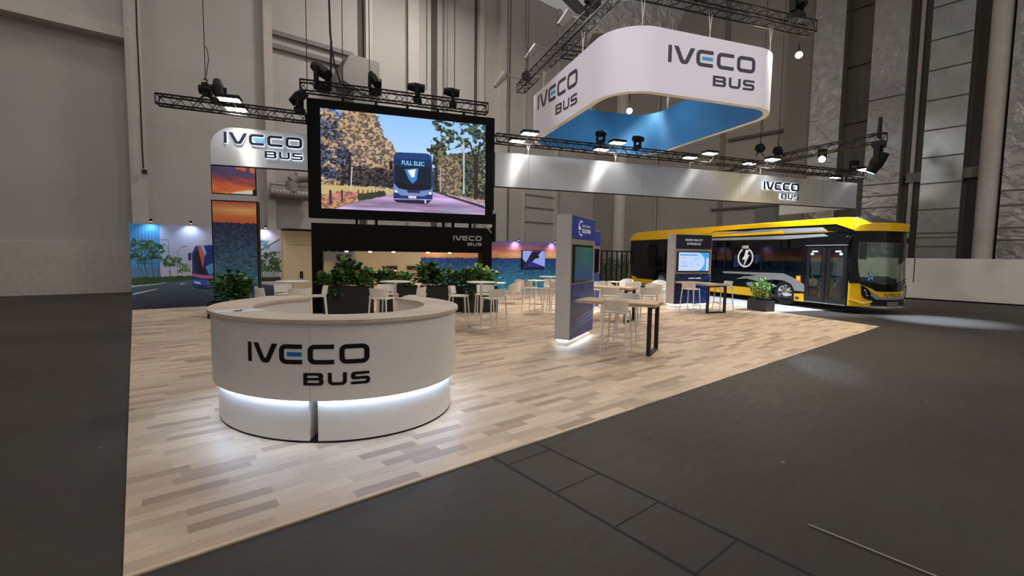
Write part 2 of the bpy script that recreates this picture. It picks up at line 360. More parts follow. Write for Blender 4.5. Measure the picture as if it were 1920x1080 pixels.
# walls (local axes of the hall, turned 21 degrees)
struct('wall_left', MB().box(0.0, 24.1, -.3, 27.9, 24.5, 19), WALL)
struct('wall_left_recess', MB().box(-45, 24.75, -.3, 0.1, 25.1, 19), GATE)
struct('wall_left_lintel', MB().box(-45, 24.1, 10.0, 0.0, 24.75, 10.45), TRIM)
struct('wall_left_upper', MB().box(-45, 24.35, 10.45, 0.0, 24.75, 19), WALL)
struct('trim_gate_plinth', MB().box(-45, 24.62, -.3, 0.0, 24.75, 2.0), M('gate_plinth_paint', (190, 182, 172), .6))
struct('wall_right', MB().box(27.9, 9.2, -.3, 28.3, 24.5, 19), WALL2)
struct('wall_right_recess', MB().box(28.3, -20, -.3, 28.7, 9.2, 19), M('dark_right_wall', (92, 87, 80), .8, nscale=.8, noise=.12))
tn = [0]
def trimbox(x0, x1, y0, y1, z0, z1, mat=TRIM, bevel=0.): tn[0] += 1; struct('trim_%d' % tn[0], MB().box(min(x0, x1), min(y0, y1), z0, max(x0, x1), max(y0, y1), z1), mat, bevel=bevel)
for x0, x1, d, m in ((-.02, .5, .32, TRIM), (4.84, 5.2, .3, TRIM), (9.6, 9.95, .3, TRIM), (11.96, 12.6, .35, TRIM), (16.75, 17.1, .3, TRIM), (18.3, 18.95, .35, TRIM), (20.6, 20.75, .1, TRIM), (23.6, 23.9, .15, TRIM)):
    trimbox(x0, x1, 24.1-d, 24.12, -.1, 19, m)
for x0, x1 in ((9.28, 9.6), (13.55, 13.95), (16.55, 16.75), (23.95, 24.05), (19.35, 19.4)): trimbox(x0, x1, 24.08, 24.12, -.1, 19, DTRIM)
for z in (4.0, 5.0, 5.85): trimbox(20.75, 23.6, 24.05, 24.12, z, z+.07, M('joint_dark', (110, 102, 94), .7))
for z in (11.1, 11.7): trimbox(5.2, 9.0, 23.9, 24.12, z, z+.2, M('rail_grey', (128, 121, 114), .6))
# pipe running up the left wall, cable with plug
PIPE = M('grey_painted_pipe', (150, 143, 136), .45)
solo('downpipe', MB().tube((14.36*FA+23.85*FB+[0, 0, 0]), (14.36*FA+23.85*FB+[0, 0, 19]), .13, 14), PIPE, 'tall grey downpipe on the back wall behind the video screen', 'pipe')
struct('trim_wall_half_column', MB().lathe([(.45, -.1), (.45, 19)], (0, 0, 0), 24).xf(lambda x, y, z: (27.9+x, 21.5+y, z)), TRIM)
solo('wall_conduit', MB().tube(18.4*FB+27.75*FA, 18.4*FB+27.75*FA+[0, 0, 19], .07, 10), PIPE, 'thin pipe on the right hall wall above the bus rear', 'pipe')
def hangcable(name, pts, r, label, mat, cat='cable', end=None):
    mb = MB().path([tuple(p) for p in pts], r, 5); 
    if end is not None: mb.box(end[0]-.07, end[1]-.07, end[2]-.1, end[0]+.07, end[1]+.07, end[2]+.06)
    solo(name, mb, mat, label, cat)
BLK = M('matt_black_metal', (11, 10, 10), .55, nscale=20, spec=.3); CAB = M('black_cable', (40, 37, 35), .7)
q = lambda x, y: (FWp(x, y, 23.6)[0]*FA+23.6*FB+[0, 0, FWp(x, y, 23.6)[2]])
hangcable('wall_cable', [q(254, -40), q(257, 60), q(262, 160), q(267, 280), q(269, 316)], .03, 'thin dark cable with a box hanging on the left hall wall', CAB, end=q(271, 321))
# big duct box beneath the rails on the back wall
mb = MB()
mb.prism([(8.0, 10.6), (8.4, 11.35), (9.9, 11.35), (9.9, 9.7), (9.1, 9.55), (8.0, 10.0)], 0, 1.2)
mb.xf(lambda x, y, z: tuple(x*FA+(24.0-z)*FB+[0, 0, y])); mb.m = mb.m
solo('air_duct', mb, M('grey_duct', (140, 133, 127), .5), 'grey air duct box high on the back wall above the video screen', 'air duct', bevel=.05)
mb = MB().box(8.6, 22.9, 6.0, 9.9, 23.9, 9.7); mb.xf(lambda x, y, z: tuple(x*FA+y*FB+[0, 0, z]))
solo('air_duct', mb, MATS['grey_duct'], 'vertical grey duct shaft rising behind the video screen', 'air duct')
# vent duct seen below the corner sign
g = lambda x, y: (FWp(x, y, 23.5)[0]*FA+23.5*FB+[0, 0, FWp(x, y, 23.5)[2]])
t = thing('ventilation_pipe', 'ribbed grey ventilation pipe on the wall below the corner sign', 'pipe', g(545, 362)); mb = MB().path([g(505, 360), g(590, 369)], .22, 14)
for i in range(12): a = g(507+i*7, 360.4+i*.74); b = g(508.2+i*7, 360.5+i*.74); mb.tube(a, b, .25, 14)
build('duct', mb, PIPE, t, world=True)
build('rail', MB().path([g(507, 344), g(590, 352)], .06).path([g(507, 344), g(507, 360)], .05), PIPE, t, world=True)
build('bend', MB().path([g(548, 360), g(547, 340), g(556, 333), g(590, 331)], .26, 12), PIPE, t, world=True)
# right wall: foil wrapped columns, pillar, metal panel stack
def foilmat():
    m = bpy.data.materials.new('crumpled_foil_wrap'); m.use_nodes = True; nt = m.node_tree; b = nt.nodes['Principled BSDF']; L = nt.links.new; N = nt.nodes.new
    tc = N('ShaderNodeTexCoord'); n = N('ShaderNodeTexNoise'); n.inputs['Scale'].default_value = 2.2; n.inputs['Detail'].default_value = 7; n.inputs['Distortion'].default_value = .6; L(tc.outputs['Object'], n.inputs['Vector'])
    bp = N('ShaderNodeBump'); bp.inputs['Strength'].default_value = .5; bp.inputs['Distance'].default_value = .25; L(n.outputs['Fac'], bp.inputs['Height']); L(bp.outputs['Normal'], b.inputs['Normal'])
    b.inputs['Base Color'].default_value = rgb((150, 146, 141)); b.inputs['Metallic'].default_value = .7; b.inputs['Roughness'].default_value = .42
    return m
FOIL = foilmat()
def colbox(name, y0, y1, x0, x1, z0, z1, mat, label, cat, joints=(), **k):
    o = thing(name, label, cat, (x0*FA+(y0+y1)/2*FB), A21)
    yc = (y0+y1)/2
    build('shaft' if cat == 'column' else 'panel_stack', MB().box(0, y0-yc, z0, x1-x0, y1-yc, z1), mat, o)
    if joints:
        for z in joints: build('strap', MB().box(-.03, y0-yc-.01, z, 0, y1-yc+.01, z+.05), DTRIM, o)
    return o
colbox('foil_wrapped_column', 7.85, 9.2, 27.5, 28.2, 0, 19, FOIL, 'foil wrapped grey column right of the hanging banner ring', 'column', (6.1, 4.9))
colbox('foil_wrapped_column', 5.35, 6.7, 27.5, 28.2, 0, 19, FOIL, 'foil wrapped grey column behind the pointing stage light arm', 'column', (4.2, 4.75, 5.3, 9.3))
colbox('foil_wrapped_column', -.4, 2.05, 27.5, 28.2, 0, 19, FOIL, 'foil wrapped grey column at the right edge of the picture', 'column', (3.1, 4.0, 4.6, 2.6))
METP = M('ribbed_grey_sheet', (150, 152, 148), .38, .75, nscale=1.2, noise=.15)
colbox('metal_panel_stack', 3.25, 4.6, 27.6, 28.3, 0, 19, METP, 'tall stack of grey metal sheet panels with dark joints', 'wall panel', (2.35, 2.75, 2.95, 4.0, 5.15, 6.3, 7.5, 8.8, 10.1, 11.4, 12.8, 14.2))
mb = MB().tube(2.45*FB+27.75*FA, 2.45*FB+27.75*FA+[0, 0, 19], .33, 20); solo('round_pillar', mb, M('white_pillar', (176, 168, 158), .6), 'round pale pillar between the metal panels and the foil column', 'pillar')
trimbox(28.15, 28.35, 4.95, 5.1, -.1, 19, TRIM); trimbox(28.05, 28.35, -.5, 5.2, 5.35, 5.8, M('grey_crossbeam', (120, 113, 106), .6))
for z in (3, 5.8, 8.6, 11.4, 14.2): trimbox(28.2, 28.35, 6.7, 7.85, z, z+.12, DTRIM)
trimbox(27.84, 27.92, 13.8, 14.1, -.1, 19, M('brown_grey_post', (118, 108, 98), .7)); trimbox(27.6, 27.92, 9.25, 10.45, -.1, 19, M('recess_paint', (118, 110, 102), .7)); trimbox(27.8, 27.92, 10.5, 11.8, -.1, 4.7, M('side_door_grey', (110, 108, 104), .6)); trimbox(27.75, 27.92, 10.35, 13.6, 8.7, 8.85, DTRIM); trimbox(27.75, 27.92, 10.4, 14.5, 4.66, 4.76, DTRIM)
# low white hoarding along the right side
t = thing('white_hoarding', 'long low white hoarding wall along the right side of the hall', 'partition', 27.2*FA+4*FB, A21)
HO = M('white_hoarding_paint', (222, 214, 202), .6, nscale=1.)
build('board', MB().box(0, -9, 0, .08, 8.5, 1.84), HO, t); build('gap', MB().box(-.006, .5, .75, .0, .53, 1.84), BLK, t); build('base_gap', MB().box(-.008, -9, 0, .0, 8.5, .05), BLK, t)
build('sign_box', MB().box(-.05, -3.6, 1.28, 0, -2.95, 1.62), M('pale_box', (190, 182, 170), .6), t)
# hedge and railing behind the kiosks
LEAFD = [M('leaf_dark', (46, 70, 40), .35), M('leaf_mid', (82, 124, 58), .35), M('leaf_light', (150, 190, 98), .38)]
def leafblade(mb, base, d, L, W, mi, droop=.25, rng=RG):
    """a pointed leaf: two rows of quads folded along the rib"""
    d = Vector(d).normalized(); up = Vector((0, 0, 1)); s = d.cross(up)
    s = s.normalized() if s.length > .05 else Vector((1, 0, 0)); s = (s+up*rng.uniform(-.5, .5)).normalized(); nrm = s.cross(d).normalized()
    prof = ((0, .12), (.25, .8), (.55, 1.), (.82, .6), (1, .02)); vs = []; b = Vector(base)
    for t_, w in prof:
        c = b+d*(L*t_)+Vector((0, 0, -droop*L*t_*t_)); e = s*(W*w/2); vs += [c-e+nrm*(W*.12*w), c, c+e+nrm*(W*.12*w)]
    fs = []
    for k in range(4): o = k*3; fs += [(o, o+1, o+4, o+3), (o+1, o+2, o+5, o+4)]
    mb.add(vs, fs, mi)
def shrub(parent, c, rx, ry, h, n, L, W, seed, world=True, mix=(.45, .4, .15), stems=5, droop=.3, upb=.35, name='foliage'):
    rg = random.Random(seed); mb = MB(); ms = MB(); stems = max(stems*2, 10); per = max(3, n//stems)
    for i in range(stems):
        a = i*2.399+rg.uniform(-.3, .3); rr = math.sqrt((i+.5)/stems); tz = h*(1-.38*rr*rr)*rg.uniform(.72, 1.0)
        b0 = Vector((c[0]+rx*.45*rr*math.cos(a), c[1]+ry*.45*rr*math.sin(a), c[2])); tp = Vector((c[0]+rx*.85*rr*math.cos(a), c[1]+ry*.85*rr*math.sin(a), c[2]+tz)); mid = (b0+tp)/2+Vector((0, 0, tz*.12))
        ms.path([tuple(b0), tuple(mid), tuple(tp)], .006, 5); tone = rg.random()
        for k in range(per):
            f = .12+.88*(k+rg.random()*.6)/per; q_ = b0.lerp(mid, f*2) if f < .5 else mid.lerp(tp, f*2-1)
            t_ = k*2.4+rg.uniform(-.4, .4); out = (.9-.5*f); d = (math.cos(t_)*out+.35*math.cos(a)*rr, math.sin(t_)*out+.35*math.sin(a)*rr, upb+rg.uniform(-.25, .35)+.5*f)
            u = .6*rg.random()+.4*tone; mi = 0 if u < mix[0] else (1 if u < mix[0]+mix[1] else 2)
            leafblade(mb, q_, d, L*rg.uniform(.7, 1.2), W*rg.uniform(.75, 1.2), mi, droop, rg)
    build(name, mb, LEAFD, parent, world=world); build('stem', ms, M('green_stem', (70, 84, 48), .6), parent, world=world)
# placed on the hall floor behind the bus tail
h0 = Zp(1126, 545); h1 = Zp(1182, 541)
t = thing('railing', 'black railing standing before the bamboo behind the white chairs', 'railing', h0)
hz = 2.0
mb = MB().beam((*h0[:2], hz), (*h1[:2], hz), .08, .06); build('handrail', mb, BLK, t, world=True)
for i in range(7): a = h0+(h1-h0)*i/6; build('post', MB().box(a[0]-.03, a[1]-.03, 0, a[0]+.03, a[1]+.03, hz), BLK, t, world=True)
for i in range(5):
    a = h0+(h1-h0)*(i+.3)/5+np.array([.35, .7, 0])
    t = thing('bamboo_plant', ['leftmost', 'second', 'middle', 'fourth', 'rightmost'][i]+' of the five dark bamboo plants left of the bus tail', 'plant', a, 0, 'bamboo plants behind the black railing')
    shrub(t, (0, 0, 0), .28, .28, 2.05, 300, .2, .04, 40+i, world=False, mix=(.75, .2, .05), stems=9)
# ================================================================== RECEPTION COUNTER
CC = np.array([-.12, 5.6])
def fo(s, t): return s[0]+s[1]*math.cos(t)+s[2]*math.sin(t)+s[3]*math.cos(2*t)+s[4]*math.sin(2*t)
SO = (1.347, -.099, .087, -.028, -.092); SI = (.929, -.070, .070, -.011, -.051)
def cpt(t, off, z, s=SO): r = fo(s, t)+off; return (CC[0]+r*math.cos(t), CC[1]+r*math.sin(t), z)
WHT = M('white_laminate', (226, 220, 214), .38, nscale=2, noise=.02); OAKTOP = plankmat('pale_oak_top', 0, .6, (205, 188, 170), (192, 173, 155), .5)
LETB = M('gloss_black_lettering', (14, 12, 14), .3, noise=0); BLUE = M('blue_bar', (20, 110, 185), .4, noise=0)
ct = thing('reception_counter', 'round white reception counter with pale wood top and glowing base strip', 'reception counter', (CC[0], CC[1], 0))
def arcwall(t0, t1, o0, o1, z0, z1, n=40, so=SO, si=None):
    mb = MB(); si = si or so
    ring = []
    for i in range(n+1):
        t = t0+(t1-t0)*i/n; ring.append([cpt(t, o0, z0, so), cpt(t, o0, z1, so), cpt(t, o1, z1, si), cpt(t, o1, z0, si)])
    vs = [p for r_ in ring for p in r_]
    fs = [(i*4+k, (i+1)*4+k, (i+1)*4+(k+1) % 4, i*4+(k+1) % 4) for i in range(n) for k in range(4)]
    fs += [(0, 1, 2, 3), (n*4+3, n*4+2, n*4+1, n*4)]
    return mb.add(vs, fs)
SEAM = R(-104.6); TL = R(-243.5); TR = R(50.5)
LED = M('cool_white_led', (200, 225, 255), .5, emit=(188, 218, 255), es=26, noise=0)
for a, b, ga, gb in ((TL, SEAM, 0, R(-1.7)), (SEAM, TR, R(2.2), 0)):
    e = R(.06)
    build('countertop', arcwall(a+e, b-e, 0, 0, 1.118, 1.15, 60, SO, SI), OAKTOP, ct, world=True)
    build('front_panel', arcwall(a+e, b-e, -.03, -.048, .41, 1.118), WHT, ct, world=True)
    build('inner_panel', arcwall(a+R(1), b-e, .03, .05, .02, 1.118, so=SI), WHT, ct, world=True)
    build('base_panel', arcwall(a+ga+(R(2) if a == TL else 0), b+gb, -.085, -.42, .02, .45), WHT, ct, world=True)
    build('led_strip', arcwall(a+ga+(R(2) if a == TL else 0), b+gb, -.052, -.083, .405, .418), LED, ct, world=True)
build('end_post', MB().box(*(np.array(cpt(TL+R(2), -.42, 0))-[.03, .03, 0]), *(np.array(cpt(TL+R(2), -.42, 1.118))+[.03, .03, 0])), WHT, ct, world=True)
build('plinth', arcwall(TL+R(3), TR, -.085, -.4, 0, .02), BLK, ct, world=True)
T0, T1 = R(-134.1), R(-81.0)
def cmap(u, v, t):
    th = T0+(T1-T0)*u/5.98; z = .745+.178*v+.0008*u
    return cpt(th, -.03+t, z)
logo(ct, cmap, LETB, BLUE, t=.004, step=.15)
PAPER = M('white_paper', (215, 220, 228), .5)
for i, (x, y, rz, lb) in enumerate(((427, 583.5, 2.0, 'white leaflet lying left on the wooden counter top'), (466, 582.5, 2.3, 'white leaflet lying right of another on the wooden counter top'))):
    p = Zp(x, y, 1.15); o = build('leaflet', MB().box(-.09, -.12, .0005, .09, .12, .004), PAPER, loc=p, rz=rz); tag(o, lb, 'leaflet')
# ================================================================== MURAL WALLS  (hall axes)
YM = 17.23
def spot_small(i, px_, py_, Y, label, col=(.75, .85, 1), e=40):
    p = FWp(px_, py_, Y-.28); w = p[0]*FA+p[1]*FB+[0, 0, p[2]]
    t = thing('arm_spotlight', label, 'spotlight', w, A21)
    build('arm', MB().path([(0, .28, -.05), (0, .05, .05)], .012), BLK, t)
    build('lamp_head', MB().tube((0, 0, .06), (0, .03, .0), .035, 10), BLK, t); build('lens', MB().tube((0, .031, .0), (0, .034, -.006), .03, 10), M('spot_lens', (255, 255, 255), emit=(215, 228, 255), es=14, noise=0), t)
    l = bpy.data.lights.new('spot', 'SPOT'); l.energy = e; l.color = col; l.spot_size = R(120); l.spot_blend = .8; l.shadow_soft_size = .03
    lo_ = bpy.data.objects.new('wall_wash_light', l); C.objects.link(lo_); lo_.parent = t; lo_.location = (0, .03, -.02); lo_.rotation_euler = (R(28), 0, 0)
# left road mural
mt = thing('printed_wall', 'wide printed wall picture of a road with a blue coach and trees', 'printed wall', -.1*FA+YM*FB, A21)
build('board', MB().box(0, 0, 0, 3.99, .12, 2.5), WHT, mt)
X0, X1, ZT = 0., 3.99, 2.5
def muv(cx, cy, s=4., ox=230, oy=350): p = FWp(ox+cx/s, oy+cy/s, YM); return ((p[0]+.1)/3.99, p[2]/2.5)
def MP(*L): return [muv(*a) for a in L]
pc = Pic(300, 190); U, V = pc.U, pc.V
hz_ = muv(300, 700)[1]
sky = np.stack([150+70*U+25*(1-V), 175+30*U+15*(1-V), 222+0*U], -1)*(.92+.12*V[..., None]); pc.fill(U > -1, sky)
pc.poly(MP((230, 600), (660, 600), (660, 740), (230, 740)), (205, 205, 225), .6)
pc.poly(MP((45, 260), (275, 270), (285, 680), (60, 690)), (80, 165, 225)); 
m = pc.poly(MP((45, 260), (275, 270), (285, 680), (60, 690)), (60, 140, 215), .35)
for i in range(9): pc.poly(MP((60+i*26, 262), (66+i*26, 262), (70+i*26, 690), (62+i*26, 690)), (40, 100, 180), .55)
pc.poly(MP((60, 610), (280, 600), (290, 690), (66, 690)), (95, 130, 165), .7)
def tree(P, c0, c1, seed, rag=.09):
    m = inpoly(U+(fbm(U, V, 40, 30, seed)-.5)*rag, V+(fbm(U, V, 40, 30, seed+3)-.5)*rag*1.2, P) & (fbm(U, V, 60, 40, seed+5) > .40)
    pc.mixn(m, c0, c1, 70, 50, seed+7)
tree(MP((50, 400), (180, 400), (310, 440), (330, 480), (270, 540), (180, 580), (110, 570), (55, 520)), (26, 62, 56), (78, 125, 80), 3)
for (a, b, c, d) in ((100, 560, 160, 680), (210, 570, 235, 680), (150, 560, 190, 680), (262, 560, 268, 680)): pc.poly(MP((a, b), (a+7, b), (c+5, d), (c, d)), (60, 80, 80))
tree(MP((300, 540), (340, 520), (430, 530), (445, 560), (400, 600), (310, 600)), (40, 80, 46), (88, 128, 70), 13, .05)
tree(MP((430, 590), (480, 575), (520, 590), (520, 640), (430, 650)), (70, 115, 70), (130, 170, 110), 17, .05)
pc.poly(MP((352, 600), (358, 600), (360, 690), (350, 690)), (90, 90, 80)); pc.poly(MP((411, 480), (415, 480), (416, 680), (411, 680)), (120, 125, 135)); pc.poly(MP((411, 490), (440, 448), (485, 442), (485, 450), (442, 456), (415, 492)), (120, 125, 135)); pc.poly(MP((150, 395), (345, 395), (347, 560), (341, 560), (339, 401), (150, 400)), (110, 140, 165))
pc.poly(MP((62, 685), (520, 665), (680, 680), (680, 720), (60, 745)), (52, 84, 52), 1, .02, 5, 50)
g_ = np.clip((V/hz_), 0, 1)[..., None]; road = np.array([38, 48, 66.])*(1-g_)+np.array([92, 112, 132.])*g_
pc.fill(inpoly(U, V, MP((40, 760), (300, 720), (520, 700), (700, 700), (1200, 740), (1250, 960), (40, 960))), road)
for P in (MP((70, 742), (240, 730), (330, 715), (330, 719), (240, 737), (70, 752)), MP((75, 800), (258, 765), (262, 770), (75, 812)), MP((420, 730), (460, 722), (475, 724), (440, 736))): pc.poly(P, (190, 205, 220))
# coach
pc.poly(MP((520, 500), (545, 445), (700, 435), (700, 760), (530, 745), (522, 720)), (28, 52, 130)); pc.poly(MP((530, 520), (575, 445), (600, 520), (630, 660), (560, 650)), (35, 25, 45))
pc.poly(MP((562, 450), (600, 440), (612, 510), (604, 620), (590, 560)), (205, 95, 85)); pc.poly(MP((585, 444), (608, 442), (630, 500), (615, 520)), (140, 180, 230)); pc.poly(MP((620, 600), (700, 560), (700, 640), (650, 660)), (90, 160, 225))
pc.poly(MP((520, 650), (600, 665), (700, 665), (700, 690), (600, 688), (520, 668)), (200, 105, 120)); pc.poly(MP((522, 690), (700, 705), (700, 740), (530, 735)), (50, 90, 190)); pc.poly(MP((528, 706), (580, 716), (590, 732), (545, 726)), (190, 215, 245)); pc.poly(MP((490, 500), (512, 494), (516, 550), (492, 556)), (30, 40, 70)); pc.poly(MP((530, 748), (700, 762), (700, 775), (560, 765)), (20, 28, 45))
# right piece: building and trees
pc.poly(MP((1015, 490), (1180, 400), (1180, 700), (1020, 700)), (190, 200, 215)); pc.poly(MP((1015, 480), (1180, 388), (1180, 400), (1015, 495)), (95, 105, 120))
tree(MP((1015, 400), (1100, 400), (1100, 460), (1015, 470)), (90, 130, 150), (130, 165, 180), 23, .04)
tree(MP((1015, 520), (1090, 490), (1185, 480), (1185, 640), (1015, 640)), (34, 68, 46), (88, 126, 76), 29, .05)
for i in range(9): pc.poly(MP((1030+i*17, 600), (1034+i*17, 600), (1034+i*17, 685), (1030+i*17, 685)), (70, 85, 70))
pc.poly(MP((1015, 680), (1185, 678), (1185, 710), (1015, 712)), (45, 70, 45)); pc.poly(MP((1015, 722), (1185, 740), (1185, 746), (1015, 728)), (170, 185, 205))
pc.mesh('printed_picture', lambda u, v: (3.99*u, 0*u-.004, 2.5*v), colmat('print_matte'), mt, world=False)
for i, (a, b, lb) in enumerate(((283, 414.5, 'small arm spotlight atop the road picture wall, left one'), (358, 418.5, 'small arm spotlight atop the road picture wall, right one of the left pair'), (498, 426.5, 'small arm spotlight atop the picture wall right of the city tower'))): spot_small(i, a, b, YM, lb, e=13)
# long city skyline mural
def FX(px_, py_): return FWp(px_, py_, YM)[0]
XA = FX(789, 500); XB = FX(1062, 500); ZM = 2.40
ct2 = thing('printed_wall', 'long printed wall picture of a blue city skyline at sunset', 'printed wall', XA*FA+YM*FB, A21)
build('board', MB().box(0, 0, 0, XB-XA, .12, ZM), WHT, ct2)
def city(pc, vh, seed, w=1., sk=None, hh=1.,  deep=(24, 60, 130), sea=(70, 160, 185), spires=()):
    U, V = pc.U, pc.V; a = np.clip((V-vh)/(1-vh), 0, 1)
    stops = sk or [(0, (250, 170, 120)), (.25, (245, 190, 150)), (.55, (205, 130, 130)), (1, (110, 110, 185))]
    xs = [s[0] for s in stops]; col = np.stack([np.interp(a, xs, [s[1][k] for s in stops]) for k in range(3)], -1)
    col = col*(.85+.3*fbm(U, V, 3*w, 14, seed)[..., None]); pc.fill(V >= vh-.01, col)
    b = np.clip(V/vh, 0, 1)[..., None]; g = np.array(sea, float)*(1-b**1.3)+np.array(deep, float)*b**1.3
    n = fbm(U, V, 30*w, 26*hh, seed+1, 3)[..., None]; n2 = np.clip((vnoise(U, V, 90*w, 44*hh, seed+4)-.66)*4, 0, 1)[..., None]*(.4+.6*vnoise(U, V, 8*w, 6*hh, seed+8)[..., None])
    g = g*(.6+.8*n)+n2*np.array([70, 74, 66.])*(1.1-.5*b); pc.fill(V < vh+(vnoise(U, V*0, 70*w, 1, seed+6)-.5)*.012, g)
    for (x, h, ww) in spires: pc.poly([(x-ww, vh-.16), (x+ww, vh-.16), (x, vh+h)], (40, 50, 100))
vh = muv(0, 0)[1]*0+(FWp(950, 484, YM)[2])/ZM
pc = Pic(520, 110); city(pc, vh, 11, 3.0, [(0, (248, 165, 105)), (.2, (250, 190, 130)), (.45, (215, 130, 120)), (1, (120, 110, 190))], 1.2, (30, 66, 140), (60, 165, 195), [((FX(x, 480)-XA)/(XB-XA), h, .0018) for x, h in ((930, .12), (1038, .16), (1033, .08), (869, .05), (1049, .1))])
pc.mesh('printed_picture', lambda u, v: ((XB-XA)*u, 0*u-.004, ZM*v), colmat('print_matte'), ct2, world=False)
for i, (a, b, lb) in enumerate(((820, 447, 'small arm spotlight on the city skyline wall behind the portal beam'), (973, 450, 'small arm spotlight on the skyline wall nearer the portal'), (1041.5, 454, 'small arm spotlight on the skyline wall beside the silver kiosk'))): spot_small(i, a, b, YM, lb, e=22)
# wall television
tx0, tx1 = FX(977, 488), FX(1020.5, 488); tz1, tz0 = FWp(985, 469, YM)[2], FWp(985, 505, YM)[2]
tv = thing('wall_television', 'television on the skyline wall showing a blue close-up', 'television', tx0*FA+(YM-.08)*FB+[0, 0, tz0], A21)
build('casing', MB().box(0, 0, 0, tx1-tx0, .075, tz1-tz0), BLK, tv, bevel=.01)
pc = Pic(90, 60); pc.fill(pc.U > -1, (150, 165, 235)); 
pc.poly([(0, .55), (.3, .15), (.62, 0), (0, 0)], (18, 18, 40)); pc.poly([(.0, 0), (.1, .25), (.42, 1), (.85, 1), (.3, .2), (.15, .0)], (25, 25, 60)); pc.poly([(.4, .5), (.75, .62), (.7, .75), (.45, .9)], (12, 12, 26)); pc.poly([(.35, .42), (1, .1), (1, 0), (.1, 0)], (38, 38, 140)); pc.poly([(.2, .12), (.9, .1), (1, 0), (.1, 0)], (16, 16, 45))
pc.mesh('display', lambda u, v: (.03+(tx1-tx0-.06)*u, 0*u-.003, .03+(tz1-tz0-.06)*v), colmat('display_glow', .9), tv, world=False)
# cream service room between the two printed walls
CREAM = M('cream_wall_panel', (232, 216, 180), .5, nscale=1.5, noise=.03)
xk0, xk1 = 3.9, XA
kt = thing('service_room', 'cream panelled service room wall behind the black portal', 'partition', xk0*FA+YM*FB, A21)
build('wall_panel', MB().box(0, .0, 0, xk1-xk0, .12, 2.45), CREAM, kt)
struct('trim_room_canopy', MB().box(xk0, YM-.35, 2.47, xk0+1.6, YM+.14, 2.53), BLK)
dz = MB()
for a in (.02, 1.28): dz.box(a, -.004, 0, a+.015, 0, 2.4)
dz.box(.15, -.004, 1.98, 1.0, 0, 2.0); build('door_joint', dz, M('joint_beige', (170, 155, 125), .6), kt)
hp = FWp(565, 515.5, YM); build('door_handle', MB().box(hp[0]-xk0-.05, -.03, hp[2]-.12, hp[0]-xk0+.05, 0, hp[2]+.12), M('dark_bronze', (70, 58, 48), .4, .6), kt)
# small silver sign, niches, kitchen unit, coffee machine
SILV = M('brushed_silver', (196, 198, 198), .32, .85, nscale=30, noise=.04)
s0, s1 = FWp(592, 430, YM-.1), FWp(665, 487, YM-.1); sb = FWp(659, 483.5, YM-.1)
st = thing('silver_sign', 'small silver sign with dark lettering on the cream room wall', 'sign', s0[0]*FA+(YM-.1)*FB+[0, 0, s1[2]], A21)
sw, sh = s1[0]-s0[0], s0[2]-s1[2]; build('plate', MB().box(0, 0, -.02, sw, .08, sh+.1), SILV, st)
logo(st, lambda u, v, t: (sb[0]-s0[0]-(5.98-u)*.19, -t-.001, sb[2]-s1[2]+(v+1.08)*.2), LETB, None, one=True, world=False, t=.01)
for a, b, lb in ((725, 745, 'dark niche in the cream wall, left of two above the plants'), (764, 784, 'dark niche in the cream wall, right of two above the plants')):
    p, q_ = FWp(a, 499.5, YM-.05), FWp(b, 505.5, YM-.05)
    tt = thing('wall_niche', lb, 'niche', p[0]*FA+(YM-.05)*FB+[0, 0, q_[2]], A21)
    w_, h_ = q_[0]-p[0], p[2]-q_[2]; build('opening', MB().box(0, -.0, 0, w_, .02, h_), M('niche_dark', (40, 34, 28), .6), tt); build('lip', MB().box(-.02, -.03, h_, w_+.02, .02, h_+.03), M('niche_lip', (150, 135, 110), .6), tt)
ku = thing('kitchen_unit', 'cream kitchen base unit with orange-toned top behind the plants', 'cabinet', 5.9*FA+(YM-.66)*FB, A21)
build('body', MB().box(0, .03, 0, 3.6, .64, .88), CREAM, ku); build('worktop', MB().box(-.02, 0, .88, 3.62, .65, .93), M('warm_wood_top', (206, 160, 112), .45), ku)
for i in range(6): build('door', MB().box(.01+i*.6, .01, .08, .59+i*.6, .03, .86), M('cream_door', (238, 222, 188), .45), ku)
p = FWp(652, 503, YM-.35); cm = thing('coffee_machine', 'small dark coffee machine on the kitchen unit', 'coffee machine', p[0]*FA+(YM-.35)*FB+[0, 0, .93], A21)
build('body', MB().box(-.16, -.12, 0, .16, .2, .42), M('machine_grey', (120, 112, 108), .35, .4), cm, bevel=.02); build('spout', MB().box(-.05, -.2, .24, .05, -.12, .32), BLK, cm); build('drip_tray', MB().box(-.13, -.22, 0, .13, -.12, .04), BLK, cm)
# ================================================================== SIGN, TOWER, PORTAL, SCREEN (plane Y = 14.11)
YS = 14.11
def mkbrushed(name, col, rough, an=.85, axis=(1, 0, 0), met=1.):
    m = bpy.data.materials.new(name); m.use_nodes = True; nt = m.node_tree; b = nt.nodes['Principled BSDF']; L = nt.links.new; N = nt.nodes.new
    tc = N('ShaderNodeTexCoord'); mp = N('ShaderNodeMapping'); mp.inputs['Scale'].default_value = (1.2, 1.2, 160); n = N('ShaderNodeTexNoise'); n.inputs['Scale'].default_value = 2; n.inputs['Detail'].default_value = 3
    L(tc.outputs['Object'], mp.inputs[0]); L(mp.outputs[0], n.inputs['Vector'])
    mr = N('ShaderNodeMapRange'); mr.inputs['To Min'].default_value = rough*.85; mr.inputs['To Max'].default_value = rough*1.15; L(n.outputs['Fac'], mr.inputs['Value']); L(mr.outputs['Result'], b.inputs['Roughness'])
    b.inputs['Base Color'].default_value = rgb(col); b.inputs['Metallic'].default_value = met; b.inputs['Anisotropic'].default_value = an
    cb = N('ShaderNodeCombineXYZ'); 
    for i in range(3): cb.inputs[i].default_value = axis[i]
    L(cb.outputs[0], b.inputs['Tangent'])
    return m
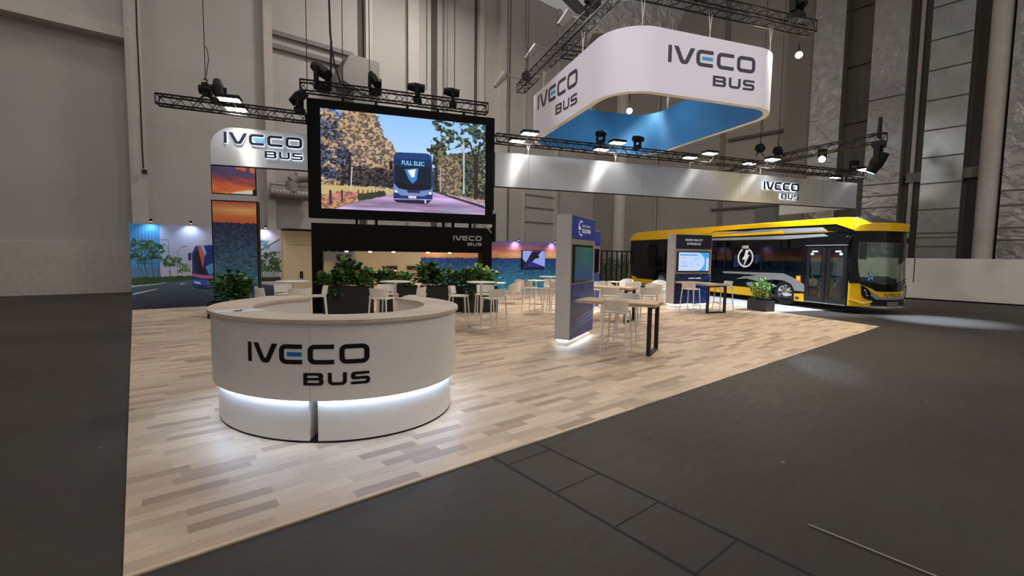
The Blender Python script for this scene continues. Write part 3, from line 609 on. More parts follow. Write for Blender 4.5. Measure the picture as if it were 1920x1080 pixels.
BRU = mkbrushed('brushed_aluminium_sheet', (206, 211, 216), .42, .97, (0, 0, 1), .58)
sg = thing('hanging_sign', 'brushed metal corner sign with backlit dark letters left of the screen', 'sign', (-2.5, YS, 4.01))
build('sheet', surf([[(-1.30, 4.01), (-1.30, 5.0)]+[(-3.13+.54*math.cos(R(90+9*i)), 4.46+.54*math.sin(R(90+9*i))) for i in range(11)]+[(-3.67, 4.01)]], lambda u, v, t: (u, YS-t, v), -.1, 0), BRU, sg, world=True)
build('edge', MB().box(-3.67, YS-.003, 3.985, -1.3, YS+.1, 4.01), BLK, sg, world=True)
HALO = M('white_halo_glow', (255, 255, 255), emit=(225, 238, 255), es=2.6, noise=0)
NAVY = M('navy_letter', (24, 28, 48), .35, noise=0)
def sgmap(x0, z0, hx, hz): return lambda u, v, t: (x0+u*hx, YS-t, z0+v*hz)
LBAR = M('lit_blue_bar', (70, 160, 225), emit=(90, 170, 230), es=.8, noise=0)
logo(sg, sgmap(-3.345, 4.575, 1.885/5.98, .29), NAVY, LBAR, t=.06, t0=.035, glow=HALO)
tag(sg, sg['label'], 'sign')
for i, x in enumerate((-1.98, -1.86)): build('suspension_wire', MB().path([(x, YS, 5.3), (x+.03, YS+.03, 5.15), (x+.02+.05*i, YS+.03, 5.0)], .012), M('white_rope', (225, 220, 205), .7), sg, world=True)
sp_ = thing('hanging_picture', 'small framed sunset sky picture hanging under the metal corner sign', 'picture', (-3.15, YS, 3.27))
build('frame', MB().box(-3.68, YS, 3.25, -2.63, YS+.08, 3.985), BLK, sp_, world=True)
pc = Pic(70, 50); U, V = pc.U, pc.V
bs = lambda pc, st, seed, k=.3, fx=3, fy=10: pc.fill(pc.U > -1, np.stack([np.interp(pc.V+(.10*(fbm(pc.U, pc.V+.3*pc.U, fx, fy, seed)-.5)*4*k), [s[0] for s in st], [s[1][i] for s in st]) for i in range(3)], -1)*(.85+.3*fbm(pc.U, pc.V-.25*pc.U, fx, fy, seed+2)[..., None]))
bs(pc, [(0, (225, 110, 60)), (.25, (240, 130, 70)), (.4, (190, 80, 70)), (.62, (110, 70, 100)), (1, (70, 65, 115))], 5, .9, 3, 9)
pc.mesh('printed_picture', lambda u, v: (-3.66+1.01*u, 0*u+YS-.003, 3.27+.70*v), colmat('print_matte'), sp_)
tw = thing('display_tower', 'tall framed tower picture of a sunset over dark blue city roofs', 'display tower', (-3.15, YS, 0))
build('frame', MB().box(-3.70, YS, 0, -2.61, YS+.3, 3.09), BLK, tw, world=True)
pc = Pic(130, 330); U, V = pc.U, pc.V
city(pc, .815, 31, .45, [(0, (225, 110, 65)), (.3, (235, 130, 70)), (.6, (245, 185, 110)), (.85, (225, 130, 80)), (1, (200, 90, 70))], 2.6, (38, 42, 80), (92, 160, 178))
pc.mesh('printed_picture', lambda u, v: (-3.67+1.03*u, 0*u+YS-.003, .03+3.03*v), colmat('print_matte'), tw)
BK = M('black_panel', (5, 5, 6), .6, nscale=2, spec=.15)
pt = thing('black_portal', 'black portal frame wall with small grey logo under the video screen', 'portal', (1.35, YS, 0))
build('left_post', MB().box(-1.28, YS, 0, -1.0, YS+.45, 2.57), BK, pt, world=True)
build('right_post', MB().box(3.66, YS, 0, 4.0, YS+.45, 2.57), BK, pt, world=True)
build('lintel', MB().box(-1.0, YS, 1.79, 3.66, YS+.45, 2.57), BK, pt, world=True)
logo(pt, lambda u, v, t: (2.76+u*.9/5.98, YS-t, 2.17+v*.145), M('pale_grey_letter', (176, 174, 172), .4, noise=0), None, one=True, t=.008)
for x in (-.1, .45, 2.45, 2.75, 3.3): build('stand_off', MB().box(x, YS+.15, 2.57, x+.07, YS+.25, 2.73), BK, pt, world=True)
DL = M('downlight_lens', (255, 255, 255), emit=(255, 236, 200), es=18, noise=0)
for i, x in enumerate((650, 694, 738, 802, 843)):
    p = PYp(x, 472, YS+.2); build('downlight', MB().tube((p[0], YS+.2, 1.79), (p[0], YS+.2, 1.765), .045, 12), DL, pt, world=True)
    l = bpy.data.lights.new('dl', 'SPOT'); l.energy = 22; l.color = (1, .9, .75); l.spot_size = R(110); l.spot_blend = .6; l.shadow_soft_size = .04
    o = bpy.data.objects.new('portal_downlight', l); C.objects.link(o); o.location = (p[0], YS+.2, 1.76)
# ---- video screen
vs = thing('video_screen', 'big black framed video screen showing a blue bus on a tree-lined road', 'video screen', (1.35, YS+.1, 2.72))
build('casing', MB().box(-1.34, YS, 2.72, 4.05, YS+.35, 5.99), BK, vs, world=True)
mb = MB()
for x in (-.4, .5, 1.4, 2.3, 3.1): mb.box(x-.03, YS+.1, 5.99, x+.03, YS+.2, 6.1)
build('hanging_bracket', mb, BK, vs, world=True)
sx0, sx1, sz0, sz1 = -1.0, 3.76, 2.985, 5.745
def luv(cx, cy): p = PYp(540+cx/3.376, 100+cy/3.376, YS); return ((p[0]-sx0)/(sx1-sx0), (p[2]-sz0)/(sz1-sz0))
def LP(*L): return [luv(*a) for a in L]
pc = Pic(620, 360); U, V = pc.U, pc.V
pc.fill(U > -1, np.stack([225-75*V, 238-38*V, 255-3*V], -1))
def foliage(P, cols, seed, rag, fx=70, fy=45, hole=.0, f2=30):
    Ur = U+(fbm(U, V, 45, 30, seed, 4)-.5)*rag; Vr = V+(fbm(U, V, 45, 30, seed+3, 4)-.5)*rag*1.4; m = inpoly(Ur, Vr, P)
    if hole: m &= fbm(U, V, f2, f2*.7, seed+5) > hole
    n = fbm(U, V, fx*1.3, fy*1.3, seed+7, 3); n = np.clip((n-.5)*2.6+.5, 0, 1); n2 = np.clip((fbm(U, V, 6, 5, seed+8)-.5)*2.5+.5, 0, 1)[..., None]
    c = np.array(cols[0], float)*(1-n2)+np.array(cols[1], float)*n2; d = np.array(cols[2], float); k = np.clip(n*1.35-.2, 0, 1)[..., None]; pc.fill(m, d*(1-k)+c*k)
foliage(LP((120, 300), (545, 320), (570, 430), (600, 520), (660, 570), (700, 640), (700, 860), (120, 860)), ((205, 180, 150), (200, 162, 108), (92, 80, 78)), 51, .05)
foliage(LP((120, 430), (270, 400), (340, 500), (400, 640), (380, 800), (120, 780)), ((120, 120, 135), (70, 75, 105), (25, 28, 48)), 61, .12, hole=.35)
foliage(LP((200, 330), (360, 335), (330, 420), (260, 440), (220, 400)), ((120, 160, 225), (160, 190, 240), (60, 70, 110)), 66, .1, hole=.5)
foliage(LP((330, 700), (690, 740), (690, 850), (330, 830)), ((60, 55, 60), (95, 80, 70), (18, 18, 28)), 68, .04)
foliage(LP((885, 610), (905, 570), (985, 560), (1010, 640), (1255, 620), (1255, 960), (1050, 910), (915, 880), (912, 650)), ((70, 85, 65), (125, 125, 90), (18, 26, 26)), 71, .05)
foliage(LP((890, 425), (1270, 440), (1270, 680), (1090, 620), (1000, 580), (915, 540), (985, 500), (930, 470)), ((75, 105, 80), (110, 130, 90), (20, 32, 34)), 77, .12, hole=.43, f2=40)
foliage(LP((950, 660), (1080, 640), (1100, 740), (1090, 885), (960, 880)), ((182, 160, 128), (150, 130, 105), (80, 70, 62)), 81, .05)
pc.poly(LP((205, 830), (420, 842), (660, 860), (670, 880), (670, 905), (200, 1000), (190, 830)), (196, 176, 122), 1, .01, 3)
foliage(LP((200, 900), (330, 870), (440, 880), (440, 930), (330, 985), (190, 985)), ((214, 130, 120), (205, 150, 100), (120, 90, 80)), 85, .04)
road = np.stack([165+40*fbm(U, V, 8, 60, 91), 140+40*fbm(U, V, 8, 60, 93), 185+35*fbm(U, V, 8, 60, 95)], -1)*(.55+.75*fbm(U, V, 4, 26, 97)[..., None])
pc.fill(inpoly(U, V, LP((250, 1000), (430, 940), (670, 890), (920, 878), (1250, 975), (1260, 1060), (150, 1060))), road)
pc.poly(LP((920, 876), (1010, 895), (1245, 965), (1245, 985), (1000, 905)), (60, 50, 75)); pc.poly(LP((980, 885), (1245, 930), (1245, 965), (1040, 905)), (200, 160, 160), .8, .01)
pc.poly(LP((440, 890), (610, 870), (625, 900), (445, 938)), (50, 60, 40), 1, .015)
for x, h in ((268, 90), (341, 70), (445, 45), (475, 40), (505, 36), (530, 32), (553, 30), (572, 26), (588, 24), (603, 22)): pc.poly(LP((x-5*h/60, 865), (x+6*h/60, 865), (x+6*h/60, 865+h), (x-5*h/60, 865+h)), (64, 45, 60))
for a, b, c, d, w in ((388, 640, 395, 830, 9), (455, 700, 457, 830, 4), (1190, 640, 1188, 925, 13), (1150, 560, 1190, 700, 6), (1215, 560, 1195, 700, 6), (935, 700, 938, 880, 6)): pc.poly(LP((a-w, b), (a+w, b), (c+w, d), (c-w, d)), (38, 30, 30))
for a, b, c, d, w in ((405, 720, 398, 860, 4), (1113, 560, 1113, 890, 5), (964, 720, 964, 880, 3)): pc.poly(LP((a-w, b), (a+w, b), (c+w, d), (c-w, d)), (196, 190, 205))
pc.poly(LP((665, 925), (910, 930), (880, 955), (690, 945)), (28, 26, 60))
pc.poly(LP((640, 685), (660, 680), (662, 735), (642, 740)), (14, 18, 34))
pc.poly(LP((668, 645), (690, 626), (880, 634), (908, 650), (918, 780), (914, 925), (668, 918)), (22, 58, 118)); pc.poly(LP((674, 680), (905, 690), (905, 830), (672, 815)), (10, 22, 44)); pc.poly(LP((672, 668), (905, 676), (905, 722), (672, 716)), (14, 40, 86))
pc.poly(LP((738, 735), (825, 728), (815, 800), (790, 825), (765, 800)), (60, 130, 205)); pc.poly(LP((758, 742), (808, 732), (800, 785), (782, 785)), (236, 244, 252)); pc.poly(LP((672, 815), (905, 832), (905, 860), (800, 868), (700, 855)), (8, 12, 24))
pc.poly(LP((668, 822), (700, 855), (800, 878), (905, 865), (914, 840), (914, 880), (860, 905), (720, 900), (668, 870)), (116, 138, 190)); pc.poly(LP((755, 868), (835, 872), (835, 886), (755, 882)), (30, 40, 70)); pc.poly(LP((668, 890), (730, 908), (860, 912), (914, 890), (914, 925), (668, 918)), (18, 46, 104))
pc.poly(LP((762, 902), (812, 905), (812, 919), (762, 916)), (214, 220, 236)); pc.poly(LP((674, 866), (692, 868), (692, 882), (674, 880)), (240, 244, 255)); pc.poly(LP((892, 880), (908, 878), (908, 894), (892, 894)), (240, 244, 255)); pc.poly(LP((862, 925), (872, 925), (876, 950), (866, 950)), (220, 215, 235))
pc.mesh('display', lambda u, v: (sx0+(sx1-sx0)*u, 0*u+YS-.004, sz0+(sz1-sz0)*v), colmat('led_wall_glow', 1.0), vs)
a0, a1 = PYp(540+745/3.376, 100+712/3.376, YS-.01), PYp(540+880/3.376, 100+714/3.376, YS-.01); CYL = M('display_text_blue', (120, 190, 240), emit=(110, 185, 240), es=.9, noise=0)
textmesh('FULL ELEC', .17, lambda x, y, z: (a0[0]-.12+x*.85, YS-.008, a0[2]+.03+y), vs, CYL, bold=.004)
textmesh('5', .16, lambda x, y, z: (4.0+x, YS-.008, 3.02+y), vs, M('pale_digit', (210, 208, 204), noise=0))
sk_ = thing('hanging_speaker', 'slim black hanging equipment box beside the lower right screen corner', 'speaker', (4.15, YS, 2.2))
build('box', MB().box(4.04, YS+.02, 2.15, 4.13, YS+.2, 3.05), BK, sk_, world=True); build('hook', MB().path([(4.0, YS, 2.66), (3.8, YS-.02, 2.62), (3.98, YS-.02, 2.42)], .02), M('bare_steel', (170, 168, 164), .35, .8), sk_, world=True)
# ================================================================== FASCIA
fa = thing('metal_fascia', 'long brushed metal fascia band with backlit letters hanging over the bus', 'fascia', (12, YS, 3.9))
build('front_sheet', MB().box(4.08, YS, 3.9, 20.04, YS+.1, 4.965), BRU, fa, world=True)
build('side_return', MB().box(19.94, YS+.1, 3.9, 20.04, 17.8, 4.965), M('cream_return', (225, 222, 212), .5), fa, world=True)
build('lower_edge', MB().box(4.08, YS-.004, 3.875, 20.04, YS+.11, 3.9), BLK, fa, world=True)
mb = MB()
for x in (5.2, 7.35, 9.5, 11.65, 13.8, 15.95, 18.1): mb.box(x, YS-.002, 3.9, x+.008, YS, 4.965)
build('sheet_joint', mb, M('joint_grey', (120, 122, 124), .4), fa, world=True)
logo(fa, sgmap(14.9, 4.42, 1.8/5.98, .30), NAVY, None, t=.07, t0=.04, glow=HALO)
for x in (5.2, 8.4, 11.5, 14.8, 19.3): build('suspension_rope', MB().path([(x-.06, YS+.05, 5.3), (x, YS+.05, 5.1), (x, YS+.05, 4.96)], .013).path([(x+.06, YS+.05, 5.3), (x, YS+.05, 5.1)], .013), MATS['white_rope'], fa, world=True)
# ================================================================== HANGING BANNER RING
RX0, RX1, RY0, RY1, RZ0, RZ1, RR = 6.18, 11.85, 10.45, 17.25, 6.0, 7.63, 1.15
def ringpath(off, n=14):
    P = []
    for cx, cy, a0 in ((RX0+RR, RY0+RR, 180), (RX1-RR, RY0+RR, 270), (RX1-RR, RY1-RR, 0), (RX0+RR, RY1-RR, 90)):
        for i in range(n+1): a = R(a0+90*i/n); P.append((cx+(RR-off)*math.cos(a), cy+(RR-off)*math.sin(a)))
    return P
def ringwall(o0, o1, z0, z1, cl=True):
    A = ringpath(o0); B = ringpath(o1); n = len(A); mb = MB(); vs = []
    for a, b in zip(A, B): vs += [(*a, z0), (*a, z1), (*b, z1), (*b, z0)]
    fs = [(i*4+k, ((i+1) % n)*4+k, ((i+1) % n)*4+(k+1) % 4, i*4+(k+1) % 4) for i in range(n) for k in range(4)]
    return mb.add(vs, fs)
rg_ = thing('hanging_banner', 'large white rounded square banner ring hanging over the stand', 'banner', ((RX0+RX1)/2, (RY0+RY1)/2, RZ0))
build('outer_fabric', ringwall(0, .012, RZ0, RZ1), M('white_banner_fabric', (238, 232, 240), .8, nscale=1, noise=.015), rg_, world=True)
build('inner_fabric', ringwall(.17, .182, RZ0+.01, RZ1), M('blue_banner_fabric', (26, 98, 150), .8, nscale=1, noise=.05), rg_, world=True)
build('bottom_rim', ringwall(.012, .17, RZ0, RZ0+.02), M('lightened_cream_rim', (252, 246, 226), .6, emit=None), rg_, world=True)  # rim cream lightened in place of light from below
build('top_rim', ringwall(.012, .17, RZ1-.02, RZ1), M('lightened_cream_rim2', (200, 195, 190), .7), rg_, world=True)
PURP = M('plum_grey_letter', (62, 56, 72), .6, noise=0); SKB = M('sky_blue_bar', (60, 160, 215), .6, noise=0)
logo(rg_, lambda u, v, t: (7.665+u*2.88/5.98, RY0-t, 6.81+.012*u+v*.43), PURP, SKB, t=.006)
logo(rg_, lambda u, v, t: (RX0-t, 15.9-u*3.2/5.98, 6.98-.0*u+v*.50-.03*u), PURP, SKB, t=.006, name='side_letter')
mb = MB()
for x, y in ((6.9, 10.5), (9.0, 10.5), (11.1, 10.5), (6.23, 12.5), (6.23, 15.5), (11.8, 13), (11.8, 16), (9, 17.2)): build('suspension_rope', MB().path([(x-.05, y, 8.25), (x, y, 7.8), (x, y, RZ1)], .012).path([(x+.05, y, 8.25), (x, y, 7.8)], .012), MATS['white_rope'], rg_, world=True)
# ================================================================== KIOSKS
KBLUE = M('deep_blue_print', (12, 58, 160), .4, nscale=3, noise=.08, spec=.25); STEEL = mkbrushed('kiosk_brushed_steel', (205, 206, 208), .4, .9, (0, 0, 1), .7); BEI = M('pale_kiosk_frame', (176, 164, 150), .35, .5)
GLOW = M('plinth_glow', (240, 246, 255), emit=(225, 240, 255), es=20, noise=0)
def kiosk(name, label, loc, rz, W, D, H=2.53, big=True):
    k = thing(name, label, 'kiosk', loc, rz)
    build('body', MB().box(0, 0, .12, W, D, H), STEEL, k)
    build('plinth', MB().box(.05, .05, 0, W-.05, D-.05, .12), WHT, k)
    build('led_strip', MB().box(.03, .03, .108, W-.03, .045, .119).box(.03, D-.045, .108, W-.03, D-.03, .119).box(.03, .045, .108, .045, D-.045, .119).box(W-.045, .045, .108, W-.03, D-.045, .119), GLOW, k)
    return k
# local x runs along the blue face, front face is y=0 (facing -y)
k1 = kiosk('info_kiosk', 'tall silver kiosk with blue front and dark teal monitor, nearest of the kiosks', (3.80, 7.92, 0), R(45), 1.52, .30)
build('frame_panel', MB().box(.0, -.012, .12, 1.52, 0, 2.53), BEI, k1)
build('header_panel', MB().box(.02, -.02, 2.07, 1.50, -.012, 2.51), KBLUE, k1)
def rays(pc, seed, c0, c1):
    pc.fill(pc.U > -1, np.array(c0, float)*(1-pc.V[..., None]*.3)*(.8+.4*fbm(pc.U, pc.V, 6, 10, seed)[..., None]))
pc = Pic(160, 120); rays(pc, 3, (14, 66, 165), None)
for i, (a, b) in enumerate(((.16, .22), (.22, .33), (.12, .36), (.08, .27), (.3, .4))): pc.poly([(0, a), (1, b), (1, b+.02), (0, a+.022)], (110, 170, 225), .7)
pc.mesh('lower_panel', lambda u, v: (.02+1.48*u, 0*u-.014, .14+1.05*v), colmat('print_gloss', rough=.25), k1, world=False)
build('monitor', MB().box(.06, -.05, 1.22, 1.28, -.012, 1.96), M('monitor_black', (12, 12, 14), .15), k1, bevel=.008)
pc = Pic(60, 40); pc.fill(pc.U > -1, np.stack([25+0*pc.U, 70+40*pc.V*(1-abs(pc.U-.6)), 120-40*pc.V], -1)); pc.mesh('display', lambda u, v: (.10+1.14*u, 0*u-.052, 1.26+.66*v), colmat('dim_display', .55), k1, world=False)
WTXT = M('glowing_white_print', (235, 238, 245), .5, emit=(200, 210, 230), es=.25, noise=0)  # print colour with a faint glow of its own added
mb = MB()
for i in range(22):
    a = R(60+i*11); 
    if 170 < 60+i*11 < 195: continue
    mb.beam((.52+.14*math.cos(a), -.022, 2.29+.14*math.sin(a)), (.52+.14*math.cos(a+R(11)), -.022, 2.29+.14*math.sin(a+R(11))), .025, .004, up=(0, 1, 0))
mb.box(.37, -.024, 2.26, .5, -.02, 2.32); build('emblem', mb, WTXT, k1)
textmesh('ENERGY MOBILITY', .068, lambda x, y, z: (.58+x, -.023, 2.32+y), k1, WTXT, world=False); textmesh('SOLUTIONS', .105, lambda x, y, z: (.58+x, -.023, 2.21+y), k1, WTXT, world=False, bold=.003)
p2_ = Zp(1121.5, 580.5)
k2 = kiosk('info_kiosk', 'far silver kiosk with blue header, mostly hidden behind the nearest kiosk', (p2_[0]-1.5*math.cos(R(45)), p2_[1]-1.5*math.sin(R(45)), 0), R(45), 1.5, .3)
build('frame_panel', MB().box(.0, -.012, .12, 1.5, 0, 2.53), BEI, k2); build('header_panel', MB().box(.02, -.02, 2.07, 1.48, -.012, 2.51), KBLUE, k2); build('lower_panel', MB().box(.02, -.02, .14, 1.48, -.012, 1.19), KBLUE, k2); build('monitor', MB().box(.06, -.05, 1.22, 1.28, -.012, 1.96), MATS['monitor_black'], k2)
build('cable_slot', MB().box(1.36, -.02, 1.3, 1.385, -.011, 1.95), M('slot_brown', (110, 90, 75), .6), k2)
k3 = kiosk('mixed_reality_kiosk', 'silver kiosk with dark header and bright light-blue monitor before the bus', (10.22, 13.15, 0), 0, 1.52, .42)
build('frame_panel', MB().box(0, -.012, .12, 1.52, 0, 2.53), BEI, k3)
DN = M('dark_navy_print', (22, 24, 36), .35); build('header_panel', MB().box(.02, -.02, 2.03, 1.50, -.012, 2.51), DN, k3)
textmesh('MIXED REALITY', .105, lambda x, y, z: (.38+x, -.023, 2.30+y), k3, WTXT, world=False); textmesh('EXPERIENCE', .105, lambda x, y, z: (.46+x, -.023, 2.17+y), k3, WTXT, world=False)
pc = Pic(80, 60); pc.fill(pc.U > -1, np.stack([16+10*pc.V, 30+20*(1-pc.V), 70+50*(1-pc.V)], -1))
for i in range(16):
    a = 2*PI*i/16+.2; pc.poly([(.5+.12*math.cos(a), .62+.12*math.sin(a)), (.5+.9*math.cos(a+.02), .62+.9*math.sin(a+.02)), (.5+.9*math.cos(a-.01), .62+.9*math.sin(a-.01))], (90, 130, 180), .7)
pc.mesh('lower_panel', lambda u, v: (.02+1.48*u, 0*u-.014, .14+1.03*v), colmat('print_gloss'), k3, world=False)
mb = MB(); mb.box(.58, -.02, 1.0, .82, -.013, 1.035).box(.86, -.02, 1.0, 1.1, -.013, 1.035); build('caption_strip', mb, WTXT, k3)
build('monitor', MB().box(.07, -.06, 1.24, 1.42, -.012, 1.95), MATS['monitor_black'], k3, bevel=.008)
pc = Pic(120, 70); pc.fill(pc.U > -1, (188, 210, 245)); Uc, Vc = pc.U, pc.V
pc.fill(((Uc-.35)/.5)**2+((Vc-.5)/.62)**2 > 1, (60, 160, 225)); pc.fill(Uc < .35, (188, 210, 245)); pc.fill((Uc > .9) & (Vc < .7), (190, 200, 240)); pc.poly([(.03, .82), (.6, .82), (.66, .86), (.6, .9), (.03, .9)], (90, 165, 225)); pc.poly([(.02, .18), (.8, .18), (.8, .185), (.02, .185)], (110, 130, 170))
for x, y, w in ((.1, .7, .18), (.5, .7, .2), (.48, .6, .2), (.08, .48, .22), (.08, .38, .14), (.08, .26, .22), (.86, .86, .08), (.86, .8, .08), (.86, .74, .08)): pc.poly([(x, y), (x+w, y), (x+w, y+.022), (x, y+.022)], (70, 90, 150), .8)
pc.poly([(.4, .25), (.44, .25), (.44, .5), (.4, .5)], (170, 185, 230)); pc.poly([(.62, .25), (.66, .25), (.66, .5), (.62, .5)], (170, 185, 230))
pc.mesh('display', lambda u, v: (.11+1.27*u, 0*u-.062, 1.28+.63*v), colmat('display_bright', 1.05), k3, world=False)
# ================================================================== TRUSSES
TRM = M('black_truss_metal', (17, 16, 16), .45, .2, nscale=10)
def truss(name, label, p, q, w=.26, h=.26, n=None, tri=False, cables=(), up=(0, 0, 1)):
    p = Vector([float(a) for a in p]); q = Vector([float(a) for a in q]); d = (q-p); Ln = d.length; d.normalize(); s = d.cross(Vector(up)).normalized(); u = Vector(up)
    t = thing(name, label, 'truss', (p+q)/2); n = n or max(3, int(Ln/.42))
    offs = [s*(w/2)+u*(h/2), -s*(w/2)+u*(h/2), -s*(w/2)-u*(h/2), s*(w/2)-u*(h/2)]
    if tri: offs = [s*(w/2)+u*(h/2), -s*(w/2)+u*(h/2), -u*(h/2)]
    for o in offs: build('chord', MB().tube(p+o, q+o, .024, 8), TRM, t, world=True)
    mb = MB(); k = len(offs)
    for a in range(k):
        o0, o1 = offs[a], offs[(a+1) % k]
        for i in range(n):
            a0 = p+d*(Ln*i/n); a1 = p+d*(Ln*(i+.5)/n); a2 = p+d*(Ln*(i+1)/n)
            mb.tube(a0+o0, a1+o1, .010, 5, cap=False); mb.tube(a1+o1, a2+o0, .010, 5, cap=False)
    for e in (p, q):
        for a in range(k): mb.tube(e+offs[a], e+offs[(a+1) % k], .014, 5)
    build('lattice', mb, TRM, t, world=True)
    for c in cables: build('suspension_cable', MB().tube(c, (c[0], c[1], 17.), .012, 5, cap=False), CAB, t, world=True)
    return t
def cb(px_, py_, Y): p = PYp(px_, py_, Y); return (p[0], p[1], p[2])
truss('lighting_truss', 'black lighting truss left of the video screen above the corner sign', (-4.8, YS, 5.53), (-1.36, YS, 5.43), .26, .24)
truss('lighting_truss', 'black lighting truss on top of the video screen', (-1.49, YS, 6.28), (3.8, YS, 6.24), .26, .28, cables=[cb(x, 170, YS) for x in (576, 643, 693, 764, 800)]+[cb(852, 190, YS)])
truss('lighting_truss', 'long black lighting truss running above the metal fascia', (4.08, YS, 5.37), (20.3, YS, 5.30), .3, .25, tri=False, cables=[cb(x, 255, YS) for x in (950,)])
truss('lighting_truss', 'black lighting truss pointing forward above the bus front', (15.55, 13.95, 5.62), (15.75, 10.35, 5.62), .28, .26)
truss('lighting_truss', 'rear black lighting truss running back above the bus', (14.9, 14.3, 5.35), (14.9, 19.5, 5.2), .26, .24)
TZ = 8.38
truss('lighting_truss', 'black truss above the left side of the banner ring', (6.2, 10.4, TZ), (6.2, 17.9, TZ), .32, .3, cables=[(6.25, 17.2, TZ)])
truss('lighting_truss', 'black truss above the front side of the banner ring', (5.9, 10.4, TZ+.02), (12.5, 10.4, TZ+.02), .32, .3)
truss('lighting_truss', 'black truss crossing above the middle of the banner ring', (6.4, 14.2, TZ), (11.8, 14.2, TZ), .32, .3)
# ---- fixtures
def movinghead(label, loc, yaw, tilt, hang=False, sc=1., lit=None, group=None):
    t = thing('moving_head_light', label, 'stage light', loc, yaw); s = -1 if hang else 1
    S_ = lambda x: x*sc
    build('base', MB().box(-S_(.14), -S_(.11), 0, S_(.14), S_(.11), s*S_(.12)) if not hang else MB().box(-S_(.14), -S_(.11), -S_(.12), S_(.14), S_(.11), 0), BLK, t, bevel=.01)
    mb = MB(); a = s*S_(.12)
    mb.box(-S_(.19), -S_(.05), min(a, a+s*S_(.05)), S_(.19), S_(.05), max(a, a+s*S_(.05)))
    for x in (-1, 1): mb.box(x*S_(.17)-S_(.025), -S_(.05), min(a, a+s*S_(.36)), x*S_(.17)+S_(.025), S_(.05), max(a, a+s*S_(.36)))
    build('yoke', mb, BLK, t)
    c = Vector((0, 0, s*S_(.42))); d = Vector((0, math.cos(tilt), math.sin(tilt)))
    build('lamp_head', MB().tube(c-d*S_(.2), c+d*S_(.06), S_(.12), 14, r2=S_(.14)).tube(c+d*S_(.06), c+d*S_(.26), S_(.14), 14, r2=S_(.1)), BLK, t)
    build('lens', MB().tube(c+d*S_(.26), c+d*S_(.275), S_(.085), 14), lit or M('dark_lens', (40, 44, 54), .1), t)
    return t, c+d*S_(.3), d
BRT = M('bright_cool_lens', (255, 255, 255), emit=(215, 235, 255), es=60, noise=0); BWM = M('bright_white_lens', (255, 255, 255), emit=(255, 246, 232), es=60, noise=0)
def at(px_, py_, Y): p = PYp(px_, py_, Y); return p
movinghead('black moving head light at the left end above the video screen', at(604, 170, YS)+[0, 0, .0], .9, .6, sc=1.25)
movinghead('black moving head light second from left above the video screen', at(703, 178, YS), .6, .9)
movinghead('black moving head light third from left above the video screen', at(783, 192, YS), 1.3, .1)
movinghead('black moving head light rightmost above the video screen', at(849, 200, YS), 1.4, .1)
movinghead('black stage light leaning beside the upper left screen corner', at(562, 212, YS-.1), 1.4, -.7, sc=1.05)
movinghead('black stage light on the left truss beside the chain hoist', at(410, 196, YS), .4, 1.2, sc=.95)
movinghead('black moving head light on the fascia truss, left of two below the ring', at(1126, 271, YS), -1.2, .2, sc=.85)
movinghead('black moving head light on the fascia truss, right of two below the ring', at(1195, 280, YS), -1.5, 0, sc=.85)
movinghead('black stage light near the right end of the fascia truss', at(1601, 322, YS), -1.4, .1, sc=.9)
movinghead('black stage light on the truss above the banner ring, front right corner', (11.9, 10.4, TZ+.15), .3, 1.2, sc=1.5)
movinghead('black stage light on the truss above the banner ring, middle of the front side', (8.6, 10.4, TZ+.15), .2, 1.2, sc=1.2)
movinghead('black stage light on the truss above the banner ring, left side', (6.2, 11.9, TZ+.15), .2, 1.3, sc=1.3)
def hoist(label, p, chain_to=17.):
    t = thing('chain_hoist', label, 'hoist', p)
    build('body', MB().tube((-.14, 0, .1), (.14, 0, .1), .12, 12).box(-.07, -.1, -.05, .07, .1, .26), BLK, t)
    build('hook', MB().path([(0, 0, .26), (.04, 0, .34), (0, 0, .4), (-.03, 0, .34)], .016), BLK, t)
    mb = MB().tube((0, 0, .4), (0, 0, chain_to-p[2]), .011, 5).path([(.02, 0, .45), (.09, 0, .9), (.05, 0, 1.15), (0, 0, 1.2)], .01)
    build('chain', mb, CAB, t); build('sling', MB().path([(-.2, 0, -.2), (0, 0, .0), (.2, 0, -.2)], .02), BLK, t); return t
hoist('chain hoist on the truss left of the video screen', at(386, 176, YS)); hoist('chain hoist on the fascia truss right of the banner ring', at(1425, 283, YS)); hoist('chain hoist where the forward truss meets the fascia truss', (15.45, 14.0, 5.8)); hoist('chain hoist on the banner ring truss, front left corner', (6.2, 10.6, TZ+.2)); hoist('chain hoist on the banner ring truss, far left end', (6.2, 17.3, TZ+.2))
# spotlight at the tip of the forward truss, and the bright one under it
t, c, d = movinghead('black stage light hanging from the tip of the forward truss', (15.75, 10.5, 5.5), .4, -1.1, hang=True, sc=1.45, lit=M('cool_dim_lens', (180, 200, 230), emit=(150, 190, 255), es=3, noise=0))
build('top_bracket', MB().path([(-.1, 0, .1), (-.02, 0, .75), (.08, 0, .1)], .05), BLK, t)
bp = PYp(1541, 301, 13.0); t, c, d = movinghead('stage light shining bright bluish white under the forward truss', bp+[0, 0, .42], .0, 0, hang=True, sc=.9, lit=None)
for o in list(t.children):
    if o.name.startswith(('lamp_head', 'lens')): bpy.data.objects.remove(o)
tt = Vector((-bp[0], -bp[1], -3.2)).normalized(); cc_ = Vector((0, 0, -.38)); build('lamp_head', MB().tube(cc_-tt*.22, cc_+tt*.16, .12, 16, r2=.14), BLK, t); build('lens', MB().tube(cc_+tt*.16, cc_+tt*.175, .11, 16), BRT, t)
